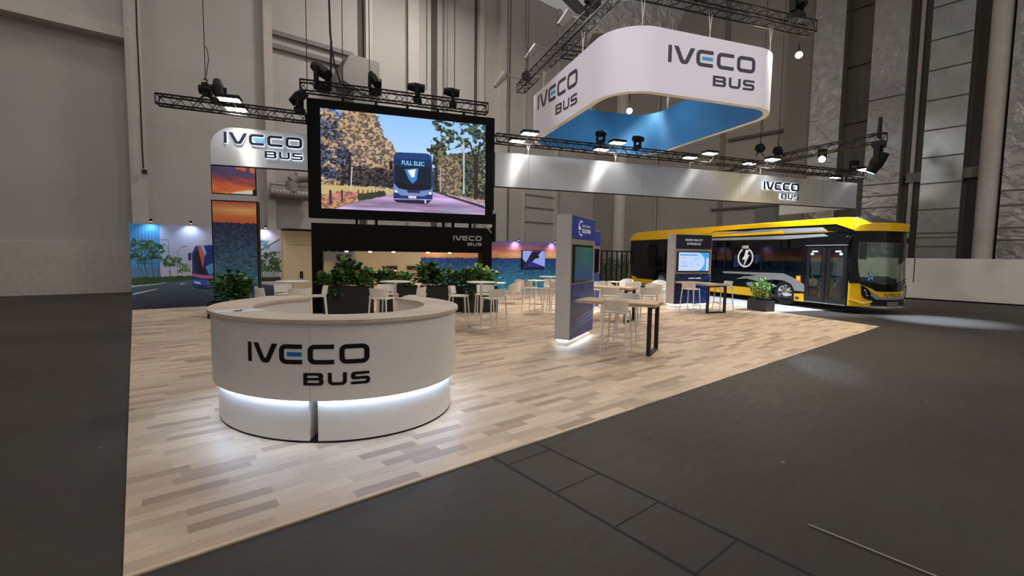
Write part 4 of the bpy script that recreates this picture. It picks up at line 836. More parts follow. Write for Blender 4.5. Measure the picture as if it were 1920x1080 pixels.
def spotlamp(label, px_, py_, Y, aim, lensr=.1, mat=BWM):
    p = PYp(px_, py_, Y); t = thing('spotlight', label, 'spotlight', p); d = (Vector(aim)-Vector(p)).normalized()
    build('housing', MB().tube(-d*.3, d*0, lensr*.8, 14, r2=lensr*1.15), BLK, t); build('lens', MB().tube(d*0, d*.012, lensr, 14), mat, t); build('yoke', MB().path([tuple(-d*.15), (0, 0, .35)], .02), BLK, t); return p, t
p1, t1_ = spotlamp('bright white spotlight right of the banner ring below its truss', 1498, 103, 11.6, (5, 2, 1)); p2, t2_ = spotlamp('bright white spotlight hanging inside the banner ring', 1180, 208, 15.2, (4, 3, 1))
for t_, z_ in ((t1_, TZ-p1[2]), (t2_, TZ-p2[2])): build('drop_pole', MB().tube((0, 0, .3), (0, 0, z_), .02, 6), BLK, t_)
def lightfix(loc_o, typ, e, loc, aim, col=(1, 1, 1), size=R(50), blend=.5, soft=.1, name='light', sx=None, sy=None):
    l = bpy.data.lights.new(name, typ); l.energy = e; l.color = col
    if typ == 'SPOT': l.spot_size = size; l.spot_blend = blend; l.shadow_soft_size = soft
    elif typ == 'AREA': l.shape = 'RECTANGLE'; l.size = sx; l.size_y = sy
    else: l.shadow_soft_size = soft
    o = bpy.data.objects.new(name, l); C.objects.link(o); o.location = tuple(float(a) for a in loc)
    if aim is not None: o.rotation_euler = (Vector(aim)-Vector([float(a) for a in loc])).to_track_quat('-Z', 'Y').to_euler()
    return o
# flood lamps on the fascia truss: bright underside, dark housing
FLL = M('flood_lens', (255, 255, 255), emit=(255, 246, 238), es=30, noise=0)
ordn = ['far left', 'second', 'third', 'fourth', 'fifth', 'far right']
def flood(px_, py_, label, grp, spot=True, e=55):
    p = Zp(px_, py_, 5.52); t = thing('flood_lamp', label, 'flood lamp', p, 0, grp)
    build('housing', MB().box(-.26, -.17, .0, .26, .17, .09), BLK, t, bevel=.02); build('lens', MB().box(-.23, -.14, -.012, .23, .14, 0), FLL, t)
    y = YS-p[1]; build('arm', MB().path([(0, 0, .1), (0, y, .0)], .02), BLK, t)
    if spot: lightfix(None, 'SPOT', e*1.25, (p[0], p[1], p[2]-.06), (p[0], p[1]+(.35 if p[1] < YS else .0), p[2]-2), (1, .93, .86), R(115), .7, .12, 'flood_beam')
for i, (x, y) in enumerate(((430, 187), (993, 251), (1158, 268), (1331, 288), (1449, 299), (1622, 318))):
    flood(x, y, 'upper flood lamp on the truss, %s of the six nearer the camera' % ordn[i], 'upper flood lamps')
for i, (x, y) in enumerate(((443, 205), (970, 265), (1127, 281), (1293, 296), (1406, 307), (1568, 333))):
    flood(x, y, 'lower flood lamp on the truss, %s of the six behind the truss' % ordn[i], 'lower flood lamps', e=90)
# foil duct and lamps above the ring
mb = MB(); A_ = [PYp(x, y, 17.5) for x, y in ((1112, 62), (1262, 66), (1300, -12), (1105, 8))]; mb.add([tuple(a) for a in A_]+[tuple(a+np.array([.25, .9, 0])) for a in A_], [(0, 1, 2, 3), (7, 6, 5, 4), (0, 4, 5, 1), (1, 5, 6, 2), (2, 6, 7, 3), (3, 7, 4, 0)]); solo('foil_duct', mb, FOIL, 'crumpled foil duct above the banner ring', 'duct')
mb = MB().tube(PYp(1098, 30, 16.9), PYp(1010, -60, 18.5), .2, 16); solo('dark_duct', mb, M('dark_pipe', (60, 56, 52), .6), 'dark duct above the banner ring beside the foil duct', 'duct')
for i, (x, y, Y, lb) in enumerate(((1068, 30, 14.6, 'hinged grey lamp arm above the banner ring, upper left'), (1006, 93, 19, 'hinged grey lamp arm on the wall left of the banner ring'), (948, 145, 20, 'small hinged grey lamp arm above the fascia left end'))):
    a = PYp(x-20, y+18, Y); b = PYp(x, y-6, Y); c2 = PYp(x+45, y+8, Y+.5); t = thing('lamp_arm', lb, 'lamp', b)
    build('shade', MB().tube(a, b, .09, 8, r2=.16), PIPE, t, world=True); build('arm', MB().tube(b, c2, .035, 6), PIPE, t, world=True)
t = thing('cable_bundle', 'black cable bundle hanging down to the screen truss', 'cable', at(622, 170, YS)); build('cable', MB().path([at(616, -30, YS), at(619, 60, YS), at(621, 80, YS)], .03, 6).path([at(621, 78, YS), at(620, 170, YS)], .035, 6).path([at(621, 85, YS), at(628, 125, YS), at(640, 160, YS)], .025, 6), CAB, t, world=True)
# ================================================================== FURNITURE
WPL = M('white_plastic', (226, 221, 212), .4, nscale=3, noise=.02)
def make_stool():
    t = thing('bar_stool', 'x', 'bar stool', (0, -50, 0)); h = .77
    # faces +y ; back at -y
    def seat(u, v):
        x = (u-.5)*.42*(1-.06*v); y = (v-.5)*.40; z = h-.018*math.cos((u-.5)*PI)*math.sin(v*PI); return (x, y, z)
    mb = MB().grid(seat, 8, 8); mb.xf(lambda x, y, z: (x, y, z)); o = len(mb.v); top = list(mb.v); mb.add([(x, y, z-.028) for x, y, z in top], [tuple(reversed(f)) for f in mb.f]); n = 9
    for i in range(8):
        for a, b in (((0, i), (0, i+1)), ((8, i+1), (8, i)), ((i+1, 0), (i, 0)), ((i, 8), (i+1, 8))):
            p, q2 = a[0]*n+a[1], b[0]*n+b[1]; mb.f.append((p, q2, q2+o, p+o)); mb.m.append(0)
    build('seat', mb, WPL, t)
    def back(u, v):
        a = (u-.5)*2; x = a*.215*(1+.04*v); y = -.235-.03*v+.07*a*a*a*a+.02*a*a; z = .79+.19*v; return (x, y, z)
    mb = MB().grid(back, 10, 3); o = len(mb.v); nn = 11; src = list(mb.v); mb.add([(x, y+.022, z) for x, y, z in src], [tuple(reversed(f)) for f in mb.f])
    for i in range(10):
        for j in (0, 3): p, q2 = j*nn+i, j*nn+i+1; mb.f.append((p, q2, q2+o, p+o)); mb.m.append(0)
    for j in range(3):
        for i in (0, 10): p, q2 = j*nn+i, (j+1)*nn+i; mb.f.append((p, q2, q2+o, p+o)); mb.m.append(0)
    build('backrest', mb, WPL, t)
    for sx in (-1, 1):
        build('leg', MB().tube((sx*.18, .17, h-.02), (sx*.225, .22, 0), .018, 8, r2=.013), WPL, t)
        build('leg', MB().tube((sx*.185, -.215, .82), (sx*.19, -.19, h-.05), .015, 8).tube((sx*.19, -.19, h-.03), (sx*.23, -.25, 0), .019, 8, r2=.013), WPL, t)
    mb = MB(); z = .27; k = z/h; f = lambda s, y0, y1: (s*(.225-.045*k), y1-(y1-y0)*k, z)
    A, B, D, E = (-.21, .203, z), (.21, .203, z), (.217, -.228, z), (-.217, -.228, z)
    mb.path([A, B], .013, 6).path([B, D], .011, 6).path([E, A], .011, 6); build('footrest', mb, WPL, t); return t
def make_chair():
    t = thing('armchair', 'x', 'armchair', (0, -52, 0)); h = .44
    build('seat', MB().box(-.24, -.22, h-.03, .24, .25, h), WPL, t, bevel=.012)
    def back(u, v):
        a = (u-.5)*2; th = a*1.45; x = .30*math.sin(th)*(1+.06*v); y = .02-.27*math.cos(th)-.04*v; top = .80-.16*abs(a)**2.2; return (x, y, h-.02+(top-h+.02)*v)
    mb = MB().grid(back, 16, 3); o = len(mb.v); src = list(mb.v); mb.add([(x*.93, y+.018, z) for x, y, z in src], [tuple(reversed(f)) for f in mb.f]); nn = 17
    for i in range(16): p, q2 = 3*nn+i, 3*nn+i+1; mb.f.append((p, q2, q2+o, p+o)); mb.m.append(0)
    for j in range(3):
        for i in (0, 16): p, q2 = j*nn+i, (j+1)*nn+i; mb.f.append((p, q2, q2+o, p+o)); mb.m.append(0)
    build('backrest', mb, WPL, t)
    for sx in (-1, 1):
        build('leg', MB().tube((sx*.21, .2, h-.02), (sx*.25, .26, 0), .016, 8, r2=.011), WPL, t); build('leg', MB().tube((sx*.21, -.18, h-.02), (sx*.25, -.27, 0), .016, 8, r2=.011), WPL, t)
    return t
def make_rtable(h, r):
    t = thing('round_bar_table' if h > .9 else 'round_low_table', 'x', 'table', (0, -54, 0)); 
    build('tabletop', MB().lathe([(0, h-.022), (r-.005, h-.022), (r, h-.014), (r, h-.006), (r-.005, h), (0, h)], n=36), WPL, t)
    build('pedestal', MB().lathe([(.03, .02), (.026, .2), (.026, h-.08), (.045, h-.022)], n=16), WPL, t)
    build('base', MB().lathe([(0, 0), (.24, 0), (.24, .008), (.05, .022), (0, .022)], n=30), WPL, t); return t
STO = make_stool(); first = {'stool': True, 'chair': True}
def place(proto, key, loc, rz, label, group):
    if first[key]: first[key] = False; proto.location = tuple(float(a) for a in loc); proto.rotation_euler = (0, 0, rz); proto['label'] = label; proto['group'] = group; return proto
    return dup(proto, loc, rz, label, group)
def stool_at(bx, by, tx, ty, label, group):
    """backrest point (bx,by), facing (tx,ty)"""
    d = np.array([tx-bx, ty-by]); d /= np.linalg.norm(d); c = np.array([bx, by])+d*.25; rz = math.atan2(-d[0], d[1])
    return place(STO, 'stool', (c[0], c[1], 0), rz, label, group)
T = [(-1.42, 11.28), (.79, 10.99), (2.74, 10.56), (5.56, 13.0)]
TN = ['round white bar table left of the portal behind the counter', 'round white bar table in front of the planters', 'round white bar table near the portal right post', 'round white bar table just left of the near silver kiosk']
RTB = make_rtable(1.10, .35)
for i, (x, y) in enumerate(T):
    if i == 0: RTB.location = (x, y, 0); RTB['label'] = TN[0]; RTB['group'] = 'round bar tables'
    else: dup(RTB, (x, y, 0), .3*i, TN[i], 'round bar tables')
tn_ = ['left table behind the counter', 'table before the planters', 'table by the portal right post', 'table left of the near kiosk']
for k, (bx, by, w) in ((0, (-1.17, 10.48, 'front')), (0, (-1.73, 11.85+.2, 'far')), (0, (-2.10, 10.95, 'left')), (0, (-.70, 11.3, 'right')),
                       (1, (.34, 10.26, 'front left')), (1, (.59, 11.75, 'far')), (1, (1.42, 10.65, 'right')),
                       (2, (2.97, 9.78, 'front')), (2, (3.05, 11.27, 'far')), (2, (2.03, 10.88, 'left')),
                       (3, (5.5, 12.2, 'front')), (3, (4.7, 12.85, 'left')), (3, (5.9, 13.7, 'far'))):
    stool_at(bx, by, *T[k], 'white bar stool, %s one of the %s' % (w, tn_[k]), 'white bar stools at round tables')
# oak tables on black steel frames
OAK = plankmat('oak_table_top', R(45), .9, (204, 180, 150), (176, 150, 122), .5); STL = M('black_steel_frame', (18, 17, 17), .5, nscale=10)
def oaktable(label, c, rz, L_, W_, legs=(1,), h=.92, foot_from=0.):
    t = thing('oak_bar_table', label, 'table', (c[0], c[1], 0), rz)      # local x along the length, leg frame at +x end
    build('tabletop', MB().box(-L_/2, -W_/2, h-.055, L_/2, W_/2, h), OAK, t, bevel=.004)
    for sx in legs:
        x = sx*(L_/2-.09); w = W_/2-.02
        build('leg', MB().box(x-.05, -w, 0, x+.02, -w+.055, h-.055), STL, t); build('leg', MB().box(x-.05, w-.055, 0, x+.02, w, h-.055), STL, t)
        build('leg_frame', MB().box(x-.05, -w+.055, 0, x+.02, w-.055, .045).box(x-.05, -w+.055, h-.1, x+.02, w-.055, h-.055), STL, t)
    return t
# near table: corners known on the 0.92 plane
c = np.array([4.62, 7.50]); oaktable('long oak bar table on a black steel leg, standing out from the nearest kiosk', c, R(-47), 1.48, .74)
c2 = np.array([6.45, 11.1]); oaktable('oak bar table standing out from the far blue-headed kiosk', c2, R(-52), 1.5, .74, legs=(1,))
oaktable('oak bar table on a black steel leg before the mixed reality kiosk', (10.62, 12.3), R(-90), 1.62, .76)
for bx, by, tx, ty, lb in ((4.20, 6.98, 4.85, 7.62, 'white bar stool on the camera side of the nearest oak table'), (5.32, 8.28, 4.78, 7.6, 'white bar stool on the far side of the nearest oak table'),
                           (5.80, 9.85, 6.4, 10.8, 'white bar stool on the camera side of the second oak table, left one'), (6.86, 9.72, 7.1, 10.5, 'white bar stool right of the second oak table leg'), (5.15, 10.6, 6.0, 11.5, 'white bar stool on the camera side of the second oak table beside the kiosk'),
                           (7.5, 11.4, 6.6, 10.9, 'white bar stool on the far side of the second oak table, right one'), (6.9, 12.2, 6.2, 11.6, 'white bar stool on the far side of the second oak table, left one'),
                           (9.62, 11.75, 10.5, 12.1, 'white bar stool left of the oak table before the mixed reality kiosk'), (11.55, 12.0, 10.7, 12.2, 'white bar stool right of the oak table before the mixed reality kiosk')):
    stool_at(bx, by, tx, ty, lb, 'white bar stools at oak tables')
ARM = make_chair()
LT = [(4.75, 16.2), (6.9, 17.6), (9.9, 16.3), (10.9, 14.9)]
CH = [(4.15, 15.7, 0, 'leftmost low armchair before the skyline wall'), (5.2, 15.55, 0, 'low armchair second from left before the skyline wall'), (6.1, 17.0, 1, 'low armchair below the wall television'), (7.1, 16.7, 1, 'low armchair partly behind the near silver kiosk'),
      (9.1, 16.8, 2, 'low armchair before the bamboo, leftmost of its cluster'), (9.0, 15.6, 2, 'low armchair before the bus tail, front left of its cluster'), (10.0, 15.3, 2, 'low armchair before the bus tail, front middle of its cluster'), (10.7, 16.9, 2, 'low armchair nearest the bus tail, far side of its cluster'),
      (10.1, 14.1, 3, 'low armchair left of the mixed reality kiosk, front one'), (11.5, 15.7, 3, 'low armchair left of the mixed reality kiosk, rear one')]
for x, y, k, lb in CH:
    rz = math.atan2(-(LT[k][0]-x), LT[k][1]-y); place(ARM, 'chair', (x, y, 0), rz, 'white '+lb, 'white low armchairs')
LOW = make_rtable(.72, .38)
for i, (x, y) in enumerate(LT):
    lb = 'white low round table among the armchairs '+['at the left of the skyline wall', 'beneath the wall television', 'in front of the bus tail', 'behind the mixed reality kiosk'][i]
    if i == 0: LOW.location = (x, y, 0); LOW['label'] = lb; LOW['group'] = 'low round tables'
    else: dup(LOW, (x, y, 0), 0, lb, 'low round tables')
# ================================================================== PLANTERS
PBK = M('black_planter', (24, 22, 22), .55); SOIL = M('soil', (40, 30, 24), .9, nscale=40, noise=.3)
def planter(label, x0, y0, x1, y1, h, mat=PBK, rz=0.):
    cx, cy = (x0+x1)/2, (y0+y1)/2; t = thing('planter_box', label, 'planter', (cx, cy, 0), rz); a, b = (x1-x0)/2, (y1-y0)/2; w = .03
    build('box', MB().box(-a, -b, 0, a, -b+w, h).box(-a, b-w, 0, a, b, h).box(-a, -b+w, 0, -a+w, b-w, h).box(a-w, -b+w, 0, a, b-w, h).box(-a+w, -b+w, 0, a-w, b-w, .05), mat, t)
    build('soil', MB().box(-a+w, -b+w, .05, a-w, b-w, h-.05), SOIL, t); return t
PX_ = [(-.97, .38), (.5, 1.62), (1.72, 2.86), (2.90, 4.0)]
for i, (a, b) in enumerate(PX_):
    y0 = YS-.5 if i < 3 else YS-.75; planter(['leftmost', 'second', 'third', 'rightmost'][i]+' black planter box of the row in front of the portal', a, y0, b, y0+.45, .78)
pl = [(-.72, .55, .62, .17, 0, 70), (-.35, .95, .5, .2, 1, 71), (.1, .62, .6, .17, 2, 72), (.72, .6, .5, .15, 3, 73), (1.25, .5, .55, .14, 4, 74), (1.95, .85, .5, .2, 5, 75), (2.5, .62, .62, .15, 6, 76), (3.1, .66, .55, .17, 7, 77), (3.62, .75, .6, .17, 8, 78)]
pn = ['big dark', 'tall purple-tinged', 'bright green broad-leaved', 'low fine-leaved', 'mid green', 'tall dark stiff', 'bushy green', 'trailing dark', 'light green arching']
for (x, h, rx, L_, i, sd) in pl:
    y = YS-.28 if x < 2.88 else YS-.53
    t = thing('potted_plant', '%s leafy plant in the black planters before the portal, number %s from left' % (pn[i], ['one', 'two', 'three', 'four', 'five', 'six', 'seven', 'eight', 'nine'][i]), 'plant', (x, y, .73), 0, 'plants in the portal planters')
    mx = (.5, .38, .12) if i in (0, 1, 5, 7) else ((.2, .45, .35) if i in (2, 4, 8) else (.4, .45, .15))
    shrub(t, (0, 0, 0), rx*.85, .36, h*.98, 200, L_*1.45, L_*.8, sd, world=False, mix=mx, droop=.45, stems=8)
    if i in (7, 8, 0): shrub(t, (0, -.2, -.25), rx*.4, .2, .35, 45, L_, L_*.55, sd+50, world=False, mix=mx, droop=.7, stems=2, upb=-.1)
planter('black planter box at the foot of the city tower picture', -3.72, YS-.55, -2.55, YS-.1, .42)
t = thing('potted_plant', 'large glossy green plant at the foot of the city tower picture', 'plant', (-3.15, YS-.33, .37))
shrub(t, (0, 0, 0), .66, .36, .9, 300, .24, .14, 90, world=False, mix=(.35, .4, .25), stems=9, droop=.5)
planter('dark grey planter box at the booth edge beside the bus front wheel', 12.56, 11.5, 12.92, 12.28, .36, M('dark_grey_planter', (62, 60, 60), .6))
t = thing('potted_plant', 'fresh green leafy plant in the grey planter beside the bus', 'plant', (12.74, 11.89, .31))
shrub(t, (0, 0, 0), .42, .46, .85, 420, .15, .062, 95, world=False, mix=(.12, .38, .5), stems=10, droop=.35)
# ================================================================== BUS
BX0, BX1, BYF, BYR = 15.06, 17.61, 10.62, 23.4
bus = thing('city_bus', 'yellow and black electric city bus parked at the right of the stand', 'bus', ((BX0+BX1)/2, (BYF+BYR)/2, 0))
YEL = M('bus_yellow', (228, 178, 8), .22, spec=.6, coat=.5, noise=.01); BKG = M('bus_gloss_black', (12, 12, 14), .16, spec=.35, coat=.15, noise=0); SGR = M('bus_silver_grey', (150, 152, 154), .3, .3, noise=.03); DGR = M('bus_dark_grey', (52, 54, 58), .35, noise=0); RUB = M('tyre_rubber', (20, 19, 19), .8)
GLS = glassmat('dark_bus_glass', (.16, .18, .2), .07); GLC = glassmat('clear_windscreen', (.85, .92, .88), .06); GLD = glassmat('door_glass', (.5, .55, .6), .1)
def SP(*L): return [(-p[1], p[2]) for p in (PXp(x, y, BX0) for x, y in L)]
def smap(u, v, t): return (BX0-t, -u, v)
def fmap2(u, v, t): return (BX1+t, -u, v)
def SYZ(*L): return [(-a, b) for a, b in L]
def circ(y, z, r, n=24, a0=0, a1=360): return [(-(y+r*math.cos(R(a0+(a1-a0)*i/n))), z+r*math.sin(R(a0+(a1-a0)*i/n))) for i in range(n+(0 if a1-a0 == 360 else 1))]
WY = (13.05, 20.45); WZ = .47
arch = lambda y: [(-(y+.62*math.cos(R(a))), WZ+.58*math.sin(R(a))) for a in range(0, 181, 12)]
def archpoly(y): P = arch(y); return [(P[0][0], .18)]+P+[(P[-1][0], .18)]
outer = SYZ((10.70, .24), (10.70, 2.66), (23.2, 2.66), (23.35, 2.5), (23.4, 2.2), (23.4, .35), (23.3, .24))
wins = [(12.42, 14.08), (14.2, 16.0), (16.12, 17.9), (18.02, 19.8), (19.92, 21.6), (21.72, 23.1)]
wl = [SYZ((a, 1.28), (b, 1.28), (b, 2.42), (a, 2.42)) for a, b in wins]
dr = [SYZ((10.78, .26), (11.46, .26), (11.46, 2.2), (10.78, 2.2)), SYZ((11.50, .26), (12.2, .26), (12.2, 2.2), (11.50, 2.2))]
# trim arches from the outline: build as even-odd with the arch opening clipped at the sill
def clipout(loops):
    o = []
    for l in loops: o.append(l)
    return o
side = [SYZ((10.70, .24), (10.70, 2.66), (23.2, 2.66), (23.35, 2.5), (23.4, 2.2), (23.4, .35), (23.3, .24))]
A1 = [(u, max(v, .24)) for u, v in archpoly(WY[0])]; A2 = [(u, max(v, .24)) for u, v in archpoly(WY[1])]
build('side_wall', surf(side+wl+dr+[A1, A2], smap, -.05, 0), BKG, bus, world=True)
wr = [SYZ((a, 1.1), (b, 1.1), (b, 2.42), (a, 2.42)) for a, b in ((10.8, 12.3), (12.42, 14.08), (14.2, 16.0), (16.12, 17.9), (18.02, 19.8))]
build('side_wall', surf(side+wr+[A1, A2], fmap2, -.05, 0), BKG, bus, world=True)
for w in wl: build('side_window', surf([w], smap, -.035, -.02), GLS, bus, world=True)
for w in wr: build('side_window', surf([w], fmap2, -.035, -.02), GLC, bus, world=True)
for i, d_ in enumerate(dr):
    y0, y1 = (10.78, 11.46) if i == 0 else (11.50, 12.2)
    lf = build('door_leaf', surf([d_, SYZ((y0+.12, .42), (y1-.12, .42), (y1-.12, 2.08), (y0+.12, 2.08))], smap, -.045, -.01), M('door_frame_black', (26, 27, 30), .3, noise=0), bus, world=True)
    build('door_glass', surf([SYZ((y0+.12, .42), (y1-.12, .42), (y1-.12, 2.08), (y0+.12, 2.08))], smap, -.03, -.02), GLD, lf, world=True)
    a, b = ((y0+.14, 1.2), (y1-.2, .75)) if i == 0 else ((y1-.14, 1.25), (y0+.25, .75))
    build('door_handrail', MB().tube((BX0+.06, a[0], a[1]), (BX0+.06, b[0], b[1]), .018, 8), M('yellow_green_rail', (180, 190, 90), .4), lf, world=True)
    xx = (y0+.2) if i == 0 else (y1-.2)
    build('door_sticker', MB().box(BX0+.0, min(xx, xx+(.2 if i == 0 else -.2)), 1.98, BX0+.012, max(xx, xx+(.2 if i == 0 else -.2)), 2.03).box(BX0, xx-.05, 1.88, BX0+.012, xx+.05, 1.96), PAPER, lf, world=True)
build('door_header', MB().box(BX0-.012, 10.74, 2.205, BX0, 12.26, 2.23), SGR, bus, world=True)
build('door_sill', MB().box(BX0-.02, 10.74, .225, BX0+.04, 12.22, .255), SGR, bus, world=True)
# livery on the near side
def dec(name, L, mat, t=.006, **k): build(name, surf([L], smap, 0, t), mat, bus, world=True)
dec('yellow_skirt', SYZ((13.72, .22), (19.8, .22), (19.8, .56), (13.72, .55)), YEL)
dec('yellow_skirt', SYZ((21.15, .24), (23.38, .24), (23.38, .58), (22.9, .62), (22.6, .5), (21.15, .5)), YEL)
dec('yellow_skirt', SYZ((23.1, .58), (23.38, .58), (23.39, 1.25), (23.32, 1.3), (23.25, .9)), YEL)
dec('silver_swoosh', SP((1355, 508.5), (1400, 510), (1469, 512.5), (1486, 520), (1502, 529.5), (1508, 534), (1508, 547), (1490, 545), (1484, 533), (1470, 526), (1450, 524), (1420, 527), (1400, 522), (1380, 523), (1395, 518), (1420, 517), (1405, 514.5), (1380, 513), (1357, 512)), SGR)
dec('silver_swoosh', SP((1400, 529), (1432, 529), (1446, 533), (1440, 543), (1414, 540), (1400, 534)), SGR)
dec('yellow_lamp_panel', SP((1489, 550), (1507, 550.5), (1507, 566), (1488.5, 563.5)), YEL, t=.008)
dec('lamp_insert', SP((1491, 556), (1498, 556.3), (1498, 561), (1491, 560.5)), DGR, t=.012)
dec('orange_ticket_panel', SP((1493, 517), (1501, 517), (1501, 528), (1493, 527.5)), M('amber_panel', (238, 160, 20), .4, noise=0), t=.01)
dec('ticket_slot', SP((1495, 519.5), (1499, 519.5), (1499, 524.5), (1495, 524.5)), M('amber_inner', (250, 200, 90), .5, noise=0), t=.013)
dec('amber_marker', SYZ((19.55, 1.0), (19.75, 1.0), (19.75, 1.18), (19.55, 1.18)), M('amber_marker_paint', (220, 150, 60), .4), t=.01)
dec('amber_fuel_flap', SYZ((19.55, .35), (20.0, .35), (19.9, .75), (19.6, .75)), YEL, t=.012)
# round bolt emblem
ey, ez, er = 14.93, 1.76, .40
ring = [(-(ey+er*math.cos(R(a))), ez+er*math.sin(R(a))) for a in range(115, 426, 8)]; ri = [(-(ey+er*.84*math.cos(R(a))), ez+er*.84*math.sin(R(a))) for a in range(425, 114, -8)]
WB = M('white_decal', (226, 224, 214), .45, emit=(226, 224, 214), es=.0, noise=0)
build('emblem_ring', surf([ring+ri], smap, 0, .004), WB, bus, world=True)
bz = lambda L: [(-ey+a*.4, ez+b*.4) for a, b in L]
build('bolt_symbol', surf([bz([(.02, .78), (.45, .78), (.22, .3), (.5, .3), (-.25, -1.1), (-.02, -.22), (-.42, -.22), (-.1, .3)])], smap, 0, .005), WB, bus, world=True)
textmesh('100%', .17, lambda x, y, z: (BX0-.005, ey+.22-x*1.0, ez+er*.93+y), bus, WB, bold=.004)
# side band: grey stripe & thin yellow below the roof fairing
dec('silver_stripe', SYZ((18.6, 2.6), (14.8, 2.6), (11.6, 2.6), (11.45, 2.52), (13.1, 2.46), (17.4, 2.52)), SGR)
# roof: loft along the length, yellow
def roofsec(y):
    k = min(1, max(0, (y-10.3)/1.15)); kk = k*k*(3-2*k); r = min(1, max(0, (BYR-y)/1.0)); rr = r**.45
    h = .25+.25*kk; h *= rr; base = 2.66
    bulge = 0 if y > BYF+.08 else .47
    ins = .05
    P = [(BX0-.0, base), (BX0+.0, base+.25*h), (BX0+.05+.06*(1-kk), base+.72*h), (BX0+.2+.2*(1-kk), base+.97*h), (BX0+.6, base+h*1.03), ((BX0+BX1)/2, base+h*1.05)]
    return P+[(BX0+BX1-x, z) for x, z in reversed(P[:-1])]
def frontY(X): s = (X-BX0)/(BX1-BX0); return BYF-.47*(1-abs(2*s-1)**2.4)
ys = [0, .04, .1, .2, .35, .55, .8, 1.1, 1.6, 3, 6, 9, 11.5, 12.2, 12.5, 12.68, 12.78]
mb = MB(); vs = []; n = 11
for yy in ys:
    for (x, z) in roofsec(10.35+yy*1.02):
        fy = frontY(min(max(x, BX0), BX1)); y = fy-.02+yy*1.0+(0 if yy < 1.6 else 0)
        y = y if yy < 1.6 else 10.62+yy; y = min(y, BYR)
        vs.append((x, y, z))
fs = [(i*n+k, i*n+k+1, (i+1)*n+k+1, (i+1)*n+k) for i in range(len(ys)-1) for k in range(n-1)]; mb.add(vs, fs)
r0 = vs[:n]; xs_ = [BX0+(BX1-BX0)*i/24 for i in range(25)]
def ztop(x):
    for (xa, ya, za), (xb, yb, zb) in zip(r0[:-1], r0[1:]):
        if xa <= x <= xb and xb > xa: return za+(zb-za)*(x-xa)/(xb-xa)
    return r0[5][2]
for a, b in zip(xs_[:-1], xs_[1:]): mb.add([(a, frontY(a)-.022, 2.66), (b, frontY(b)-.022, 2.66), (b, frontY(b)-.022, ztop(b)), (a, frontY(a)-.022, ztop(a))], [(0, 1, 2, 3)])
build('roof_fairing', mb, YEL, bus, world=True, ang=60)
dec('side_fairing', SP((1182, 451), (1185, 443), (1192, 437.5), (1202, 435.5), (1220, 434), (1563, 411), (1600, 412), (1602, 431), (1569, 420), (1500, 423.5), (1450, 426), (1400, 429), (1339, 433.5), (1332, 438), (1283, 443), (1257, 448)), YEL, t=.03)
dec('yellow_stripe', SP((1283, 443), (1400, 437.5), (1470, 432.5), (1467, 437), (1400, 441.5), (1290, 446)), YEL, t=.012)
dec('silver_stripe_upper', SP((1330, 439), (1405, 433), (1430, 430), (1543, 426), (1553, 432.5), (1471, 437.5), (1470, 433), (1400, 437.5)), SGR, t=.01)
dec('black_wedge', SP((1339, 433.6), (1400, 429), (1569, 420), (1602, 431), (1602, 436), (1553, 433), (1543, 426), (1430, 430), (1405, 433)), BKG, t=.011)
# front
def FXY(px_, py_):
    Y = 10.3
    for _ in range(25): p = PYp(px_, py_, Y); Y = .5*Y+.5*frontY(min(max(p[0], BX0), BX1))
    return (p[0], p[2])
def FP(*L): return [FXY(*a) for a in L]
def frm(u, v, t): lean = max(0, v-1.0)*.04; return (u, frontY(min(max(u, BX0), BX1))-t+lean, v)
def fdec(name, L, mat, t0=0, t1=.02, loops=None): return build(name, surf(loops or [L], frm, t0, t1, .12), mat, bus, world=True)
fdec('windscreen', [(BX0+.02, 1.02), (BX0+.02, 2.32), (BX1-.02, 2.32), (BX1-.02, 1.1), (BX1-.5, .93), (BX0+.5, .93)], GLC, -.01, 0)
fdec('destination_panel', [(BX0+.0, 2.30), (BX0+.0, 2.68), (BX1-.0, 2.68), (BX1-.0, 2.30)], BKG, -.04, .008)
_cp = FP((1613, 452), (1610, 480), (1610, 505), (1614, 531)); fdec('corner_pillar', [(BX0, .98), (BX0, 2.34)]+[(a, min(b, 2.34)) for a, b in _cp], BKG, -.05, .01)
fdec('corner_pillar', [(BX1, .95), (BX1, 2.32), (BX1-.07, 2.32), (BX1-.07, 1.05), (BX1-.2, 1.0)], BKG, -.05, .01)
CX_ = (BX0+BX1)/2
def sym(L): return [(CX_+a, z) for a, z in L]+[(CX_-a, z) for a, z in reversed(L)]
fdec('lower_front', [(BX0, .24), (BX0, 1.06), (BX0+.1, 1.04), (CX_-.5, .72), (CX_+.5, .72), (BX1-.1, 1.04), (BX1, 1.06), (BX1, .24)], YEL, -.06, 0)
def fsym(L):
    P = FP(*L); return P+[(2*CX_-a, b) for a, b in reversed(P)]
fdec('wiper_band', fsym([(1671, 534), (1650, 533), (1625, 528), (1608, 527), (1613, 533), (1634, 541), (1642, 546), (1671, 547)]), BKG, 0, .015)
fdec('grey_moustache', fsym([(1671, 558), (1648.5, 557), (1635.5, 549), (1622, 540), (1619, 543), (1628, 553), (1641, 561.5), (1671, 562.5)]), SGR, 0, .03)
fdec('lower_grille', fsym([(1671, 562), (1641, 561), (1630, 553), (1619, 543), (1615, 541), (1615, 552), (1622, 559), (1634, 566), (1631, 573), (1671, 574)]), M('navy_black', (14, 18, 34), .25, noise=0), 0, .022)
